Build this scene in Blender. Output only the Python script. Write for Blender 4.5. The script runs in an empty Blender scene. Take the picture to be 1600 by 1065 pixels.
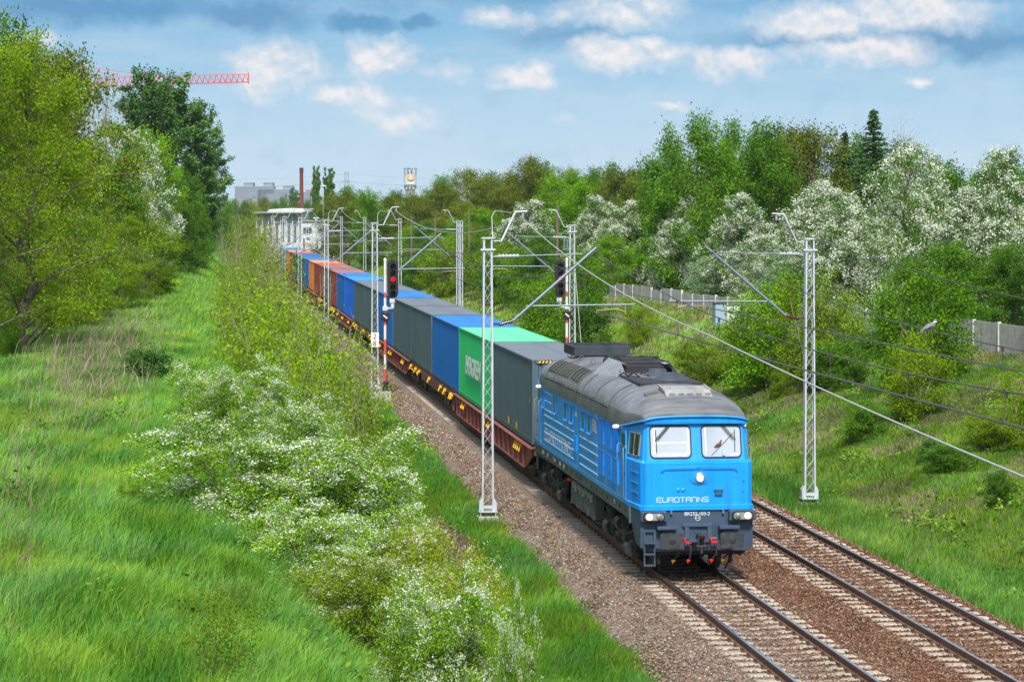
import bpy, math, random
import numpy as np
from mathutils import Vector, Matrix, noise as mn
R = math.radians
scene = bpy.context.scene
COL = scene.collection
# ------------------------------------------------------------------ camera
FPX, CAMX, CAMH = 3900.0, -11.6, 8.6           # focal length in photo pixels, camera position (rail head is z = 0)
YAW = math.atan(489 / 3900); SN, CN = math.sin(YAW), math.cos(YAW)
cam = bpy.data.cameras.new('camera'); camo = bpy.data.objects.new('camera', cam); COL.objects.link(camo)
camo.location = (CAMX, 0, CAMH); camo.rotation_euler = (R(90), 0, -YAW)
cam.sensor_width = 36; cam.lens = FPX / 1600 * 36; cam.shift_y = -202.5 / 1600
cam.clip_start = 0.5; cam.clip_end = 20000
scene.camera = camo
# ------------------------------------------------------------------ light and exposure
SUN_EL, SUN_AZ = R(47), R(185)                  # azimuth clockwise from +Y (the way the line runs)
sun = bpy.data.lights.new('sun', 'SUN'); suno = bpy.data.objects.new('sun', sun); COL.objects.link(suno)
sun.energy = 5.0; sun.angle = R(9); sun.color = (1.0, 0.955, 0.88)
sd = Vector((math.sin(SUN_AZ) * math.cos(SUN_EL), math.cos(SUN_AZ) * math.cos(SUN_EL), math.sin(SUN_EL)))
suno.rotation_euler = sd.to_track_quat('Z', 'Y').to_euler()
scene.view_settings.view_transform = 'Standard'; scene.view_settings.look = 'None'
scene.view_settings.exposure = 0.06; scene.view_settings.gamma = 1.0
scene.cycles.max_bounces = 6; scene.cycles.diffuse_bounces = 2; scene.cycles.glossy_bounces = 2
scene.cycles.transmission_bounces = 4; scene.cycles.transparent_max_bounces = 8
scene.cycles.use_adaptive_sampling = True; scene.cycles.adaptive_threshold = 0.02

class NT:                                        # tiny node helper
    def __init__(s, tree): s.t = tree; tree.nodes.clear()
    def n(s, typ, **kw):
        nd = s.t.nodes.new(typ)
        for k, v in kw.items():
            if k.startswith('i_'):
                key = k[2:]; key = int(key) if key.isdigit() else key.replace('_', ' ')
                nd.inputs[key].default_value = v
            else: setattr(nd, k, v)
        return nd
    def l(s, a, b): s.t.links.new(a, b)
    def m(s, op, a, b=None, c=None, clamp=False):
        nd = s.n('ShaderNodeMath', operation=op); nd.use_clamp = clamp
        for i, x in enumerate((a, b, c)):
            if x is None: continue
            if isinstance(x, (int, float)): nd.inputs[i].default_value = x
            else: s.l(x, nd.inputs[i])
        return nd.outputs[0]
    def ramp(s, fac, stops):
        nd = s.n('ShaderNodeValToRGB'); e = nd.color_ramp.elements
        while len(e) < len(stops): e.new(0.5)
        for i, (p, col) in enumerate(stops): e[i].position = p; e[i].color = (*col, 1)
        s.l(fac, nd.inputs[0]); return nd.outputs[0]
    def mix(s, f, a, b, blend='MIX'):
        nd = s.n('ShaderNodeMix', data_type='RGBA', blend_type=blend)
        for i, x in ((0, f), (6, a), (7, b)):
            if isinstance(x, (int, float)): nd.inputs[i].default_value = x
            elif isinstance(x, tuple): nd.inputs[i].default_value = (*x, 1)
            else: s.l(x, nd.inputs[i])
        return nd.outputs[2]

def lin(r, g, b):
    f = lambda c: (c / 255 / 12.92) if c / 255 <= 0.04045 else ((c / 255 + 0.055) / 1.055) ** 2.4
    return (f(r), f(g), f(b))

# ------------------------------------------------------------------ sky
world = bpy.data.worlds.new('World'); scene.world = world; world.use_nodes = True
def build_sky():
    w = NT(world.node_tree)
    tc = w.n('ShaderNodeTexCoord')
    sep = w.n('ShaderNodeSeparateXYZ'); w.l(tc.outputs['Generated'], sep.inputs[0])
    az = w.m('MULTIPLY', w.m('ARCTAN2', sep.outputs[0], sep.outputs[1]), 180 / math.pi)
    el = w.m('MULTIPLY', w.m('ARCSINE', sep.outputs[2]), 180 / math.pi)
    comb = w.n('ShaderNodeCombineXYZ'); w.l(az, comb.inputs[0]); w.l(w.m('MULTIPLY', el, 1.0), comb.inputs[1])
    P = comb.outputs[0]
    # ragged edges: warp the direction a little
    nz = w.n('ShaderNodeTexNoise', i_Scale=1.0, i_Detail=8.0, i_Roughness=0.62); w.l(P, nz.inputs['Vector'])
    wsub = w.n('ShaderNodeVectorMath', operation='SUBTRACT'); w.l(nz.outputs['Color'], wsub.inputs[0]); wsub.inputs[1].default_value = (.5, .5, .5)
    wsc = w.n('ShaderNodeVectorMath', operation='MULTIPLY'); w.l(wsub.outputs[0], wsc.inputs[0]); wsc.inputs[1].default_value = (1.5, 1.0, 0)
    wad = w.n('ShaderNodeVectorMath', operation='ADD'); w.l(P, wad.inputs[0]); w.l(wsc.outputs[0], wad.inputs[1])
    Q = wad.outputs[0]
    def blobs(lst):
        tot = None
        for (a, e, ra, re, st) in lst:
            s1 = w.n('ShaderNodeVectorMath', operation='SUBTRACT'); w.l(Q, s1.inputs[0]); s1.inputs[1].default_value = (a, e, 0)
            s2 = w.n('ShaderNodeVectorMath', operation='MULTIPLY'); w.l(s1.outputs[0], s2.inputs[0]); s2.inputs[1].default_value = (1 / (ra * 1.3), 1 / (re * 1.25), 0)
            s3 = w.n('ShaderNodeVectorMath', operation='LENGTH'); w.l(s2.outputs[0], s3.inputs[0])
            v = w.m('MULTIPLY', w.m('SUBTRACT', 1.0, s3.outputs['Value'], clamp=True), st * 1.9)
            tot = v if tot is None else w.m('MAXIMUM', tot, v)
        return tot
    # cumulus low over the horizon: (azimuth, elevation, half widths in degrees, strength)
    W = [(1.65, 3.25, 1.2, .75, .8), (4.15, 3.5, .8, .5, .95), (3.5, 2.65, 1.25, .4, .75), (4.5, 2.2, 1.3, .45, .5), (7.5, 3.1, .9, .32, .85), (9.9, 3.6, 1.5, .45, 1.),
         (9.5, 4.6, 1.7, .5, .8), (12.2, 3.4, 1.1, .42, .8), (14.2, 4.35, 1.9, .55, 1.), (16.2, 4.5, 1.9, .6, .9), (15.2, 3.6, 1.9, .4, .8), (6.8, 4.4, .9, .35, .6),
         (16.4, 2.95, .4, .16, .7), (-3.6, 3.9, .6, .28, .6), (8.4, 2.1, .8, .2, .45), (10.6, 2.4, .5, .16, .5), (5.6, 3.2, .9, .3, .5),
         (2., 6.5, 2.5, .8, .8), (12, 7, 3, .9, .9), (20, 5.5, 2.4, .8, .9), (-8, 6, 2.2, .7, .8), (-12, 3.5, 1.5, .5, .7), (22, 3, 1.5, .4, .7)]
    white = blobs(W)
    D = [(-2.4, 4.6, 3.6, .4, .75), (1.2, 4.5, 1.6, .4, .8), (3.7, 4.3, .8, .28, .9), (5.0, 4.3, .4, .2, .9), (17.5, 3.8, 2.6, .5, .75), (14.0, 3.95, 2.2, .3, .6), (8.4, 4.0, 1.6, .4, .5), (6, 5.0, 5, .3, .4), (13, 5.2, 3, .3, .3)]
    dark = blobs(D)
    n2 = w.n('ShaderNodeTexNoise', i_Scale=1.25, i_Detail=7.0, i_Roughness=0.52); w.l(P, n2.inputs['Vector'])
    wm = w.m('MULTIPLY', w.m('SUBTRACT', w.m('ADD', white, w.m('MULTIPLY', w.m('SUBTRACT', n2.outputs[0], .5), 1.1)), .22), 1.15, clamp=True)
    wm = w.m('MULTIPLY', wm, w.m('GREATER_THAN', white, 0.001))
    dm = w.m('MULTIPLY', w.m('ADD', dark, w.m('MULTIPLY', w.m('SUBTRACT', n2.outputs[0], .5), .8)), 1.0, clamp=True)
    # thin veils stretched sideways
    vs = w.n('ShaderNodeVectorMath', operation='MULTIPLY'); w.l(P, vs.inputs[0]); vs.inputs[1].default_value = (.16, .9, 1)
    n3 = w.n('ShaderNodeTexNoise', i_Scale=2.0, i_Detail=6.0, i_Roughness=0.55); w.l(vs.outputs[0], n3.inputs['Vector'])
    veil = w.m('MULTIPLY', w.m('SUBTRACT', n3.outputs[0], .42, clamp=True), 2.6, clamp=True)
    e01 = w.m('DIVIDE', el, 10.0, clamp=True)
    base = w.ramp(e01, [(0.0, lin(200, 222, 238)), (.12, lin(194, 220, 238)), (.27, lin(172, 209, 233)), (.42, lin(140, 190, 224)), (.6, lin(106, 162, 210)), (1.0, lin(74, 124, 190))])
    base = w.mix(w.m('MULTIPLY', veil, .45), base, lin(206, 222, 233))
    base = w.mix(w.m('MULTIPLY', dm, .75), base, lin(88, 146, 192))
    # cloud bodies: cream tops, blue-grey undersides (the noise a little lower in the sky tells top from bottom)
    off = w.n('ShaderNodeVectorMath', operation='ADD'); w.l(P, off.inputs[0]); off.inputs[1].default_value = (0.05, .16, 0)
    n4 = w.n('ShaderNodeTexNoise', i_Scale=1.25, i_Detail=7.0, i_Roughness=0.52); w.l(off.outputs[0], n4.inputs['Vector'])
    tone = w.m('ADD', w.m('MULTIPLY', w.m('SUBTRACT', n2.outputs[0], n4.outputs[0]), 4.0), .66, clamp=True)
    cl = w.mix(tone, lin(190, 211, 228), lin(246, 241, 240))
    low = w.mix(w.m('MULTIPLY', wm, .88), base, cl)
    sky = w.n('ShaderNodeTexSky', sky_type='NISHITA'); sky.sun_disc = False
    sky.sun_elevation = SUN_EL; sky.sun_rotation = SUN_AZ; sky.altitude = 100; sky.air_density = 1.3; sky.dust_density = 1.5; sky.ozone_density = 1
    up = w.n('ShaderNodeVectorMath', operation='SCALE'); w.l(sky.outputs[0], up.inputs[0]); up.inputs['Scale'].default_value = .15
    # broken cloud overhead
    n5 = w.n('ShaderNodeTexNoise', i_Scale=3.0, i_Detail=5.0); w.l(tc.outputs['Generated'], n5.inputs['Vector'])
    hi = w.mix(w.m('MULTIPLY', w.m('SUBTRACT', n5.outputs[0], .42, clamp=True), 5.0, clamp=True), up.outputs[0], (.98, 1.03, 1.12))
    f = w.m('MULTIPLY', w.m('SUBTRACT', el, 7.0), 1 / 10, clamp=True)
    col = w.mix(f, low, hi)
    bg = w.n('ShaderNodeBackground', i_Strength=1.0); w.l(col, bg.inputs[0])
    out = w.n('ShaderNodeOutputWorld'); w.l(bg.outputs[0], out.inputs[0])
build_sky()
world.cycles.sampling_method = 'MANUAL'; world.cycles.sample_map_resolution = 512

# ------------------------------------------------------------------ materials
MATS = {}
def mat(name, col, rough=.6, metal=0., var=.0, vscale=3., bump=0., bscale=20., spec=.5, emit=None, estr=1., dirt=None, streak=False, coat=0.):
    """base colour with noise variation, optional streaky dirt and fine bump"""
    if name in MATS: return MATS[name]
    m = bpy.data.materials.new(name); m.use_nodes = True; t = NT(m.node_tree)
    p = t.n('ShaderNodeBsdfPrincipled', i_Roughness=rough, i_Metallic=metal)
    p.inputs['Specular IOR Level'].default_value = spec; p.inputs['Coat Weight'].default_value = coat
    p.inputs['Base Color'].default_value = (*col, 1)
    tc = t.n('ShaderNodeTexCoord')
    if var or dirt:
        n = t.n('ShaderNodeTexNoise', i_Scale=vscale, i_Detail=6.0, i_Roughness=.65)
        if streak:
            mp = t.n('ShaderNodeMapping'); mp.inputs['Scale'].default_value = streak if isinstance(streak, tuple) else (6, 6, .35)
            t.l(tc.outputs['Object'], mp.inputs[0]); t.l(mp.outputs[0], n.inputs['Vector'])
        else: t.l(tc.outputs['Object'], n.inputs['Vector'])
        c = t.ramp(n.outputs[0], [(.3, tuple(x * (1 - var) for x in col)), (.7, tuple(min(1, x * (1 + var)) for x in col))])
        if dirt:
            n2 = t.n('ShaderNodeTexNoise', i_Scale=vscale * .6, i_Detail=8.0, i_Roughness=.7)
            t.l((mp.outputs[0] if streak else tc.outputs['Object']), n2.inputs['Vector'])
            c = t.mix(t.m('MULTIPLY', t.m('SUBTRACT', n2.outputs[0], dirt[3]), 4.0, clamp=True), c, tuple(dirt[:3]))
            r = t.m('ADD', t.m('MULTIPLY', n2.outputs[0], .35), rough - .15, clamp=True); t.l(r, p.inputs['Roughness'])
        t.l(c, p.inputs['Base Color'])
    if bump:
        nb = t.n('ShaderNodeTexNoise', i_Scale=bscale, i_Detail=5.0); t.l(tc.outputs['Object'], nb.inputs['Vector'])
        b = t.n('ShaderNodeBump', i_Strength=bump, i_Distance=.02); t.l(nb.outputs[0], b.inputs['Height']); t.l(b.outputs[0], p.inputs['Normal'])
    if emit: p.inputs['Emission Color'].default_value = (*emit, 1); p.inputs['Emission Strength'].default_value = estr
    o = t.n('ShaderNodeOutputMaterial'); t.l(p.outputs[0], o.inputs[0]); MATS[name] = m; return m

def leafmat(name, dark, light, trans=.35, rough=.55, odd=None):
    if name in MATS: return MATS[name]
    m = bpy.data.materials.new(name); m.use_nodes = True; t = NT(m.node_tree)
    a = t.n('ShaderNodeAttribute', attribute_name='tint')
    oi = t.n('ShaderNodeObjectInfo')
    f = t.m('ADD', a.outputs['Fac'], t.m('MULTIPLY', t.m('SUBTRACT', oi.outputs['Random'], .5), .35), clamp=True)
    stops = [(0., dark), (1., light)] if not odd else [(0., dark), (.9, light), (1., odd)]
    c = t.ramp(f, stops)
    d = t.n('ShaderNodeBsdfPrincipled', i_Roughness=rough); d.inputs['Specular IOR Level'].default_value = .07; t.l(c, d.inputs['Base Color'])
    tr = t.n('ShaderNodeBsdfTranslucent'); t.l(c, tr.inputs[0])
    mx = t.n('ShaderNodeMixShader'); mx.inputs[0].default_value = trans; t.l(d.outputs[0], mx.inputs[1]); t.l(tr.outputs[0], mx.inputs[2])
    o = t.n('ShaderNodeOutputMaterial'); t.l(mx.outputs[0], o.inputs[0]); MATS[name] = m; return m

# ------------------------------------------------------------------ mesh and object helpers
def npmesh(name, V, quads=None, tris=None, mats=(), mi=None, tint=None, smooth=False):
    me = bpy.data.meshes.new(name)
    V = np.asarray(V, np.float32); q = np.zeros((0, 4), np.int32) if quads is None else np.asarray(quads, np.int32); t = np.zeros((0, 3), np.int32) if tris is None else np.asarray(tris, np.int32)
    me.vertices.add(len(V)); me.vertices.foreach_set('co', V.ravel())
    me.loops.add(q.size + t.size); me.loops.foreach_set('vertex_index', np.concatenate([q.ravel(), t.ravel()]))
    me.polygons.add(len(q) + len(t))
    st = np.concatenate([np.arange(len(q)) * 4, q.size + np.arange(len(t)) * 3]).astype(np.int32)
    me.polygons.foreach_set('loop_start', st)
    if mi is not None: me.polygons.foreach_set('material_index', np.asarray(mi, np.int32))
    if smooth: me.polygons.foreach_set('use_smooth', np.ones(len(st), bool))
    if tint is not None:
        at = me.attributes.new('tint', 'FLOAT', 'FACE'); at.data.foreach_set('value', np.asarray(tint, np.float32))
    for m in mats: me.materials.append(m)
    me.update(calc_edges=True); return me

def tag(o, label=None, cat=None, group=None, kind=None):
    if label: o['label'] = label
    if cat: o['category'] = cat
    if group: o['group'] = group
    if kind: o['kind'] = kind
    return o
def empty(name, loc=(0, 0, 0), rz=0.):
    o = bpy.data.objects.new(name, None); o.empty_display_size = .2; COL.objects.link(o); o.location = loc; o.rotation_euler = (0, 0, rz); return o
def link(name, me, parent=None, loc=(0, 0, 0), rz=0., sc=None):
    o = bpy.data.objects.new(name, me); COL.objects.link(o); o.location = loc; o.rotation_euler = (0, 0, rz)
    if sc is not None: o.scale = sc if isinstance(sc, tuple) else (sc, sc, sc)
    if parent: o.parent = parent
    return o
def kids(o): return [c for c in COL.objects if c.parent is o]
CH = {}
def copy_tree(o, chmap, parent=None):
    c = o.copy(); COL.objects.link(c); c.parent = parent
    for ch in chmap.get(o.name, []): copy_tree(ch, chmap, c)
    return c
def childmap(o):
    mp = {}
    def rec(x):
        ks = list(x.children); mp[x.name] = ks
        for k in ks: rec(k)
    rec(o); return mp

class MB:
    """collects simple shapes and links them as one mesh"""
    def __init__(s): s.v = []; s.f = []; s.mi = []; s.m = 0; s.sm = []
    def _add(s, vs, fs, smooth=False):
        b = len(s.v); s.v += [tuple(v) for v in vs]
        for f in fs: s.f.append([b + i for i in f]); s.mi.append(s.m); s.sm.append(smooth)
        return s
    def mat(s, i): s.m = i; return s
    def box(s, x0, y0, z0, x1, y1, z1, bev=0.):
        if x0 > x1: x0, x1 = x1, x0
        if y0 > y1: y0, y1 = y1, y0
        if z0 > z1: z0, z1 = z1, z0
        if bev <= 0:
            v = [(x0, y0, z0), (x1, y0, z0), (x1, y1, z0), (x0, y1, z0), (x0, y0, z1), (x1, y0, z1), (x1, y1, z1), (x0, y1, z1)]
            return s._add(v, [(0, 3, 2, 1), (4, 5, 6, 7), (0, 1, 5, 4), (1, 2, 6, 5), (2, 3, 7, 6), (3, 0, 4, 7)])
        b = min(bev, (x1 - x0) * .45, (y1 - y0) * .45, (z1 - z0) * .45)
        rings = []
        for z, i in ((z0, b), (z0 + b, 0), (z1 - b, 0), (z1, b)):
            rings.append([(x0 + i + b * (i == 0), y0 + i, z), (x1 - i - b * (i == 0), y0 + i, z), (x1 - i, y0 + i + b * (i == 0), z), (x1 - i, y1 - i - b * (i == 0), z),
                          (x1 - i - b * (i == 0), y1 - i, z), (x0 + i + b * (i == 0), y1 - i, z), (x0 + i, y1 - i - b * (i == 0), z), (x0 + i, y0 + i + b * (i == 0), z)])
        v = [p for r in rings for p in r]; f = [tuple(reversed(range(8))), tuple(range(24, 32))]
        for k in range(3):
            for i in range(8): j = (i + 1) % 8; f.append((k * 8 + i, k * 8 + j, k * 8 + 8 + j, k * 8 + 8 + i))
        return s._add(v, f)
    def obox(s, c, ax, ay, az, hx, hy, hz):
        c = Vector(c); ax = Vector(ax).normalized(); ay = Vector(ay).normalized(); az = Vector(az).normalized(); v = []
        for z in (-1, 1):
            for x, y in ((-1, -1), (1, -1), (1, 1), (-1, 1)): v.append(c + ax * hx * x + ay * hy * y + az * hz * z)
        return s._add(v, [(0, 3, 2, 1), (4, 5, 6, 7), (0, 1, 5, 4), (1, 2, 6, 5), (2, 3, 7, 6), (3, 0, 4, 7)])
    def beam(s, a, b, w, h, up=(0, 0, 1)):
        a = Vector(a); b = Vector(b); d = (b - a); L = d.length
        if L < 1e-6: return s
        d.normalize(); x = d.cross(Vector(up))
        if x.length < 1e-3: x = d.cross(Vector((0, 1, 0)))
        x.normalize(); z = x.cross(d); return s.obox((a + b) / 2, x, d, z, w / 2, L / 2, h / 2)
    def tube(s, pts, r, n=8, caps=True):
        pts = [Vector(p) for p in pts]; rs = r if isinstance(r, (list, tuple)) else [r] * len(pts); rings = []; prev = None
        for i, p in enumerate(pts):
            d = (pts[min(i + 1, len(pts) - 1)] - pts[max(i - 1, 0)])
            d = d.normalized() if d.length > 1e-9 else Vector((0, 0, 1))
            if prev is None:
                x = d.cross(Vector((0, 0, 1)));  x = x if x.length > 1e-3 else d.cross(Vector((0, 1, 0)))
            else: x = prev - d * prev.dot(d)
            x.normalize(); y = d.cross(x); prev = x
            rings.append([p + (x * math.cos(2 * math.pi * k / n) + y * math.sin(2 * math.pi * k / n)) * rs[i] for k in range(n)])
        v = [p for rr in rings for p in rr]; f = []
        for i in range(len(pts) - 1):
            for k in range(n): j = (k + 1) % n; f.append((i * n + k, i * n + j, (i + 1) * n + j, (i + 1) * n + k))
        s._add(v, f, True)
        if caps: s._add(rings[0], [tuple(reversed(range(n)))]); s._add(rings[-1], [tuple(range(n))])
        return s
    def cyl(s, a, b, r, n=12): return s.tube([a, b], r, n)
    def lathe(s, prof, c=(0, 0, 0), n=20, axis='z', smooth=True):
        v = []; f = []
        for (r, z) in prof:
            for k in range(n):
                a = 2 * math.pi * k / n; p = (r * math.cos(a), r * math.sin(a), z)
                if axis == 'y': p = (p[0], z, p[1])
                if axis == 'x': p = (z, p[0], p[1])
                v.append((p[0] + c[0], p[1] + c[1], p[2] + c[2]))
        for i in range(len(prof) - 1):
            for k in range(n): j = (k + 1) % n; f.append((i * n + k, i * n + j, (i + 1) * n + j, (i + 1) * n + k))
        s._add(v, f, smooth); b = len(v) - n
        s._add(v[:n], [tuple(range(n))]); s._add(v[b:], [tuple(range(n))]); return s
    def prism(s, poly, d0, d1, axis='y'):
        """poly in the plane across the axis, extruded from d0 to d1"""
        def P(a, b, d): return {'y': (a, d, b), 'x': (d, a, b), 'z': (a, b, d)}[axis]
        n = len(poly); v = [P(a, b, d0) for a, b in poly] + [P(a, b, d1) for a, b in poly]
        f = [tuple(range(n)), tuple(reversed(range(n, 2 * n)))] + [(i, n + i, n + (i + 1) % n, (i + 1) % n) for i in range(n)]
        return s._add(v, f)
    def loft(s, rings, closed=True, caps=True, smooth=False):
        n = len(rings[0]); v = [p for r in rings for p in r]; f = []
        for i in range(len(rings) - 1):
            for k in range(n if closed else n - 1): j = (k + 1) % n; f.append((i * n + k, i * n + j, (i + 1) * n + j, (i + 1) * n + k))
        s._add(v, f, smooth)
        if caps and closed: s._add(rings[0], [tuple(reversed(range(n)))]); s._add(rings[-1], [tuple(range(n))])
        return s
    def quad(s, a, b, c, d): return s._add([a, b, c, d], [(0, 1, 2, 3)])
    def torus(s, c, r, t, n=16, axis='z'):
        pts = []
        for k in range(n + 1):
            a = 2 * math.pi * k / n; x, y = r * math.cos(a), r * math.sin(a)
            pts.append({'z': (c[0] + x, c[1] + y, c[2]), 'y': (c[0] + x, c[1], c[2] + y), 'x': (c[0], c[1] + x, c[2] + y)}[axis])
        return s.tube(pts, t, 6, False)
    def mesh(s, name, mats, fix=True):
        me = bpy.data.meshes.new(name); me.from_pydata(s.v, [], s.f)
        me.polygons.foreach_set('material_index', s.mi); me.polygons.foreach_set('use_smooth', s.sm)
        for m in (mats if isinstance(mats, (list, tuple)) else [mats]): me.materials.append(m)
        if fix:
            import bmesh
            bm = bmesh.new(); bm.from_mesh(me); bmesh.ops.recalc_face_normals(bm, faces=bm.faces); bm.to_mesh(me); bm.free()
        me.update(); return me
    def build(s, name, mats, parent=None, loc=(0, 0, 0), rz=0.): return link(name, s.mesh(name, mats), parent, loc, rz)

def rrect(x0, z0, x1, z1, r, n=4):
    pts = []
    for cx, cz, a0 in ((x1 - r, z1 - r, 0), (x0 + r, z1 - r, 90), (x0 + r, z0 + r, 180), (x1 - r, z0 + r, 270)):
        for k in range(n + 1): a = R(a0 + 90 * k / n); pts.append((cx + r * math.cos(a), cz + r * math.sin(a)))
    return pts

# stroke lettering: each glyph is polylines on a 4 x 6 grid
GL = {'E': [[(4, 0), (0, 0), (0, 6), (4, 6)], [(0, 3), (3.4, 3)]], 'U': [[(0, 6), (0, 0), (4, 0), (4, 6)]], 'R': [[(0, 0), (0, 6), (4, 6), (4, 3), (0, 3)], [(2.6, 3), (4, 0)]],
      'O': [[(0, 0), (4, 0), (4, 6), (0, 6), (0, 0)]], 'T': [[(0, 6), (4, 6)], [(2, 6), (2, 0)]], 'A': [[(0, 0), (0, 6), (4, 6), (4, 0)], [(0, 3), (4, 3)]],
      'a': [[(0, 0), (0, 6), (4, 6), (4, 0)]], 'N': [[(0, 0), (0, 6), (4, 6), (4, 0)]], 'n': [[(0, 0), (0, 6), (4, 0), (4, 6)]], 'S': [[(0, 0), (4, 0), (4, 3), (0, 3), (0, 6), (4, 6)]], 'B': [[(0, 0), (0, 6), (3.4, 6), (4, 5), (3.4, 3), (0, 3)], [(3.4, 3), (4, 1.6), (3.4, 0), (0, 0)]],
      'V': [[(0, 6), (2, 0), (4, 6)]], 'G': [[(4, 6), (0, 6), (0, 0), (4, 0), (4, 3), (2, 3)]], '0': [[(0, 0), (4, 0), (4, 6), (0, 6), (0, 0)]], '1': [[(1, 5), (2.2, 6), (2.2, 0)]],
      '2': [[(0, 6), (4, 6), (4, 3), (0, 3), (0, 0), (4, 0)]], '3': [[(0, 6), (4, 6), (4, 0), (0, 0)], [(1, 3), (4, 3)]], '5': [[(4, 6), (0, 6), (0, 3), (4, 3), (4, 0), (0, 0)]], '8': [[(0, 0), (4, 0), (4, 6), (0, 6), (0, 0)], [(0, 3), (4, 3)]],
      '-': [[(.8, 3), (3.2, 3)]], ' ': [], 'k': [[(0, 0), (0, 6)], [(3, 4), (0, 2), (3, 0)]], 'P': [[(0, 0), (0, 6), (4, 6), (4, 3), (0, 3)]], 'L': [[(0, 6), (0, 0), (4, 0)]], 'I': [[(2, 0), (2, 6)]], '.': [[(1.6, 0), (2.2, 0)]], '7': [[(0, 6), (4, 6), (1.6, 0)]], '4': [[(3, 0), (3, 6), (0, 2), (4, 2)]], '6': [[(4, 6), (0, 6), (0, 0), (4, 0), (4, 3), (0, 3)]], 'C': [[(4, 0), (0, 0), (0, 6), (4, 6)]], 'D': [[(0, 0), (0, 6), (3, 6), (4, 4), (4, 2), (3, 0), (0, 0)]], 'H': [[(0, 0), (0, 6)], [(4, 0), (4, 6)], [(0, 3), (4, 3)]]}
def letters(mb, text, org, ux, uz, h, adv, gw, wt, nrm, th=.004):
    """strokes of width wt; org = lower left, ux along the line, uz up, h letter height, gw glyph width, adv advance"""
    org = Vector(org); ux = Vector(ux); uz = Vector(uz); nrm = Vector(nrm); x = 0
    for ch in text:
        for pl in GL.get(ch, []):
            for (a, b) in zip(pl, pl[1:]):
                pa = org + ux * (x + a[0] / 4 * gw) + uz * (a[1] / 6 * h); pb = org + ux * (x + b[0] / 4 * gw) + uz * (b[1] / 6 * h)
                d = (pb - pa).normalized(); mb.obox((pa + pb) / 2 + nrm * th / 2, d, nrm, d.cross(nrm), (pb - pa).length / 2 + wt / 2, th / 2, wt / 2)
        x += adv
    return mb

# ------------------------------------------------------------------ ground
PX = [-400, -120, -60, -32, -24, -19, -15, -12, -10.6, -9.6, -8.4, -7.2, -6.2, -5.0, -4.0, -3.3, -2.75, -1.9, 0, 4, 5.4, 6.05, 7.0, 8.6, 10.5, 13.5, 16.5, 19.5, 22, 30, 60, 150, 400]
PZ = [5, 4, 3.6, 3.3, 3.2, 3.0, 3.0, 2.9, 2.6, 1.9, .7, -.35, -.85, -1.0, -.9, -.75, -.62, -.32, -.3, -.3, -.34, -.6, -.72, -.6, .1, 1.1, 2.0, 2.75, 3.2, 3.5, 4, 5, 6]
def ground(x, y):
    x = np.asarray(x, float); y = np.asarray(y, float)
    z = np.interp(x, PX, PZ)
    amp = np.clip((np.abs(x - 1.5) - 6.2) / 3, 0, 1)
    z = z + amp * (.16 * np.sin(x * .9 + y * .23) * np.sin(y * .31 - x * .2) + .12 * np.sin(x * 1.9 + 1.3) * np.sin(y * .77 + x * .6) + .05 * np.sin(x * 3.7 + y * 2.1))
    z = z + amp * np.clip((y - 150) / 100, 0, 1) * .5 * (x < -8)
    f = np.clip((y - 340) / 120, 0, 1); f = f * f * (3 - 2 * f)
    return z * (1 - f) + (-.4) * f
def gz(x, y): return float(ground(x, y))
def pix(u, v, X=None, Z=None, zc=None):
    """world point seen at a photo pixel, on the plane x=X, z=Z or at depth zc"""
    k = (u - 800) / FPX
    if X is not None: dx = X - CAMX; y = dx * (CN - k * SN) / (SN + k * CN); d = dx * SN + y * CN
    elif zc is not None: d = zc
    else: d = (CAMH - Z) * FPX / (v - 330)
    xc = k * d; dx = xc * CN + d * SN; y = d * CN - xc * SN
    return (CAMX + dx, y, CAMH - (v - 330) * d / FPX)
def hit(u, v):
    for i in range(3000):
        d = 22 * 1.0016 ** i; p = pix(u, v, zc=d)
        if p[2] <= gz(p[0], p[1]): return (p[0], p[1], gz(p[0], p[1])), d
    return p, d
def proj(x, y, z):
    dx = x - CAMX; d = dx * SN + y * CN; xc = dx * CN - y * SN
    return 800 + FPX * xc / d, 330 + FPX * (CAMH - z) / d, d

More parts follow.
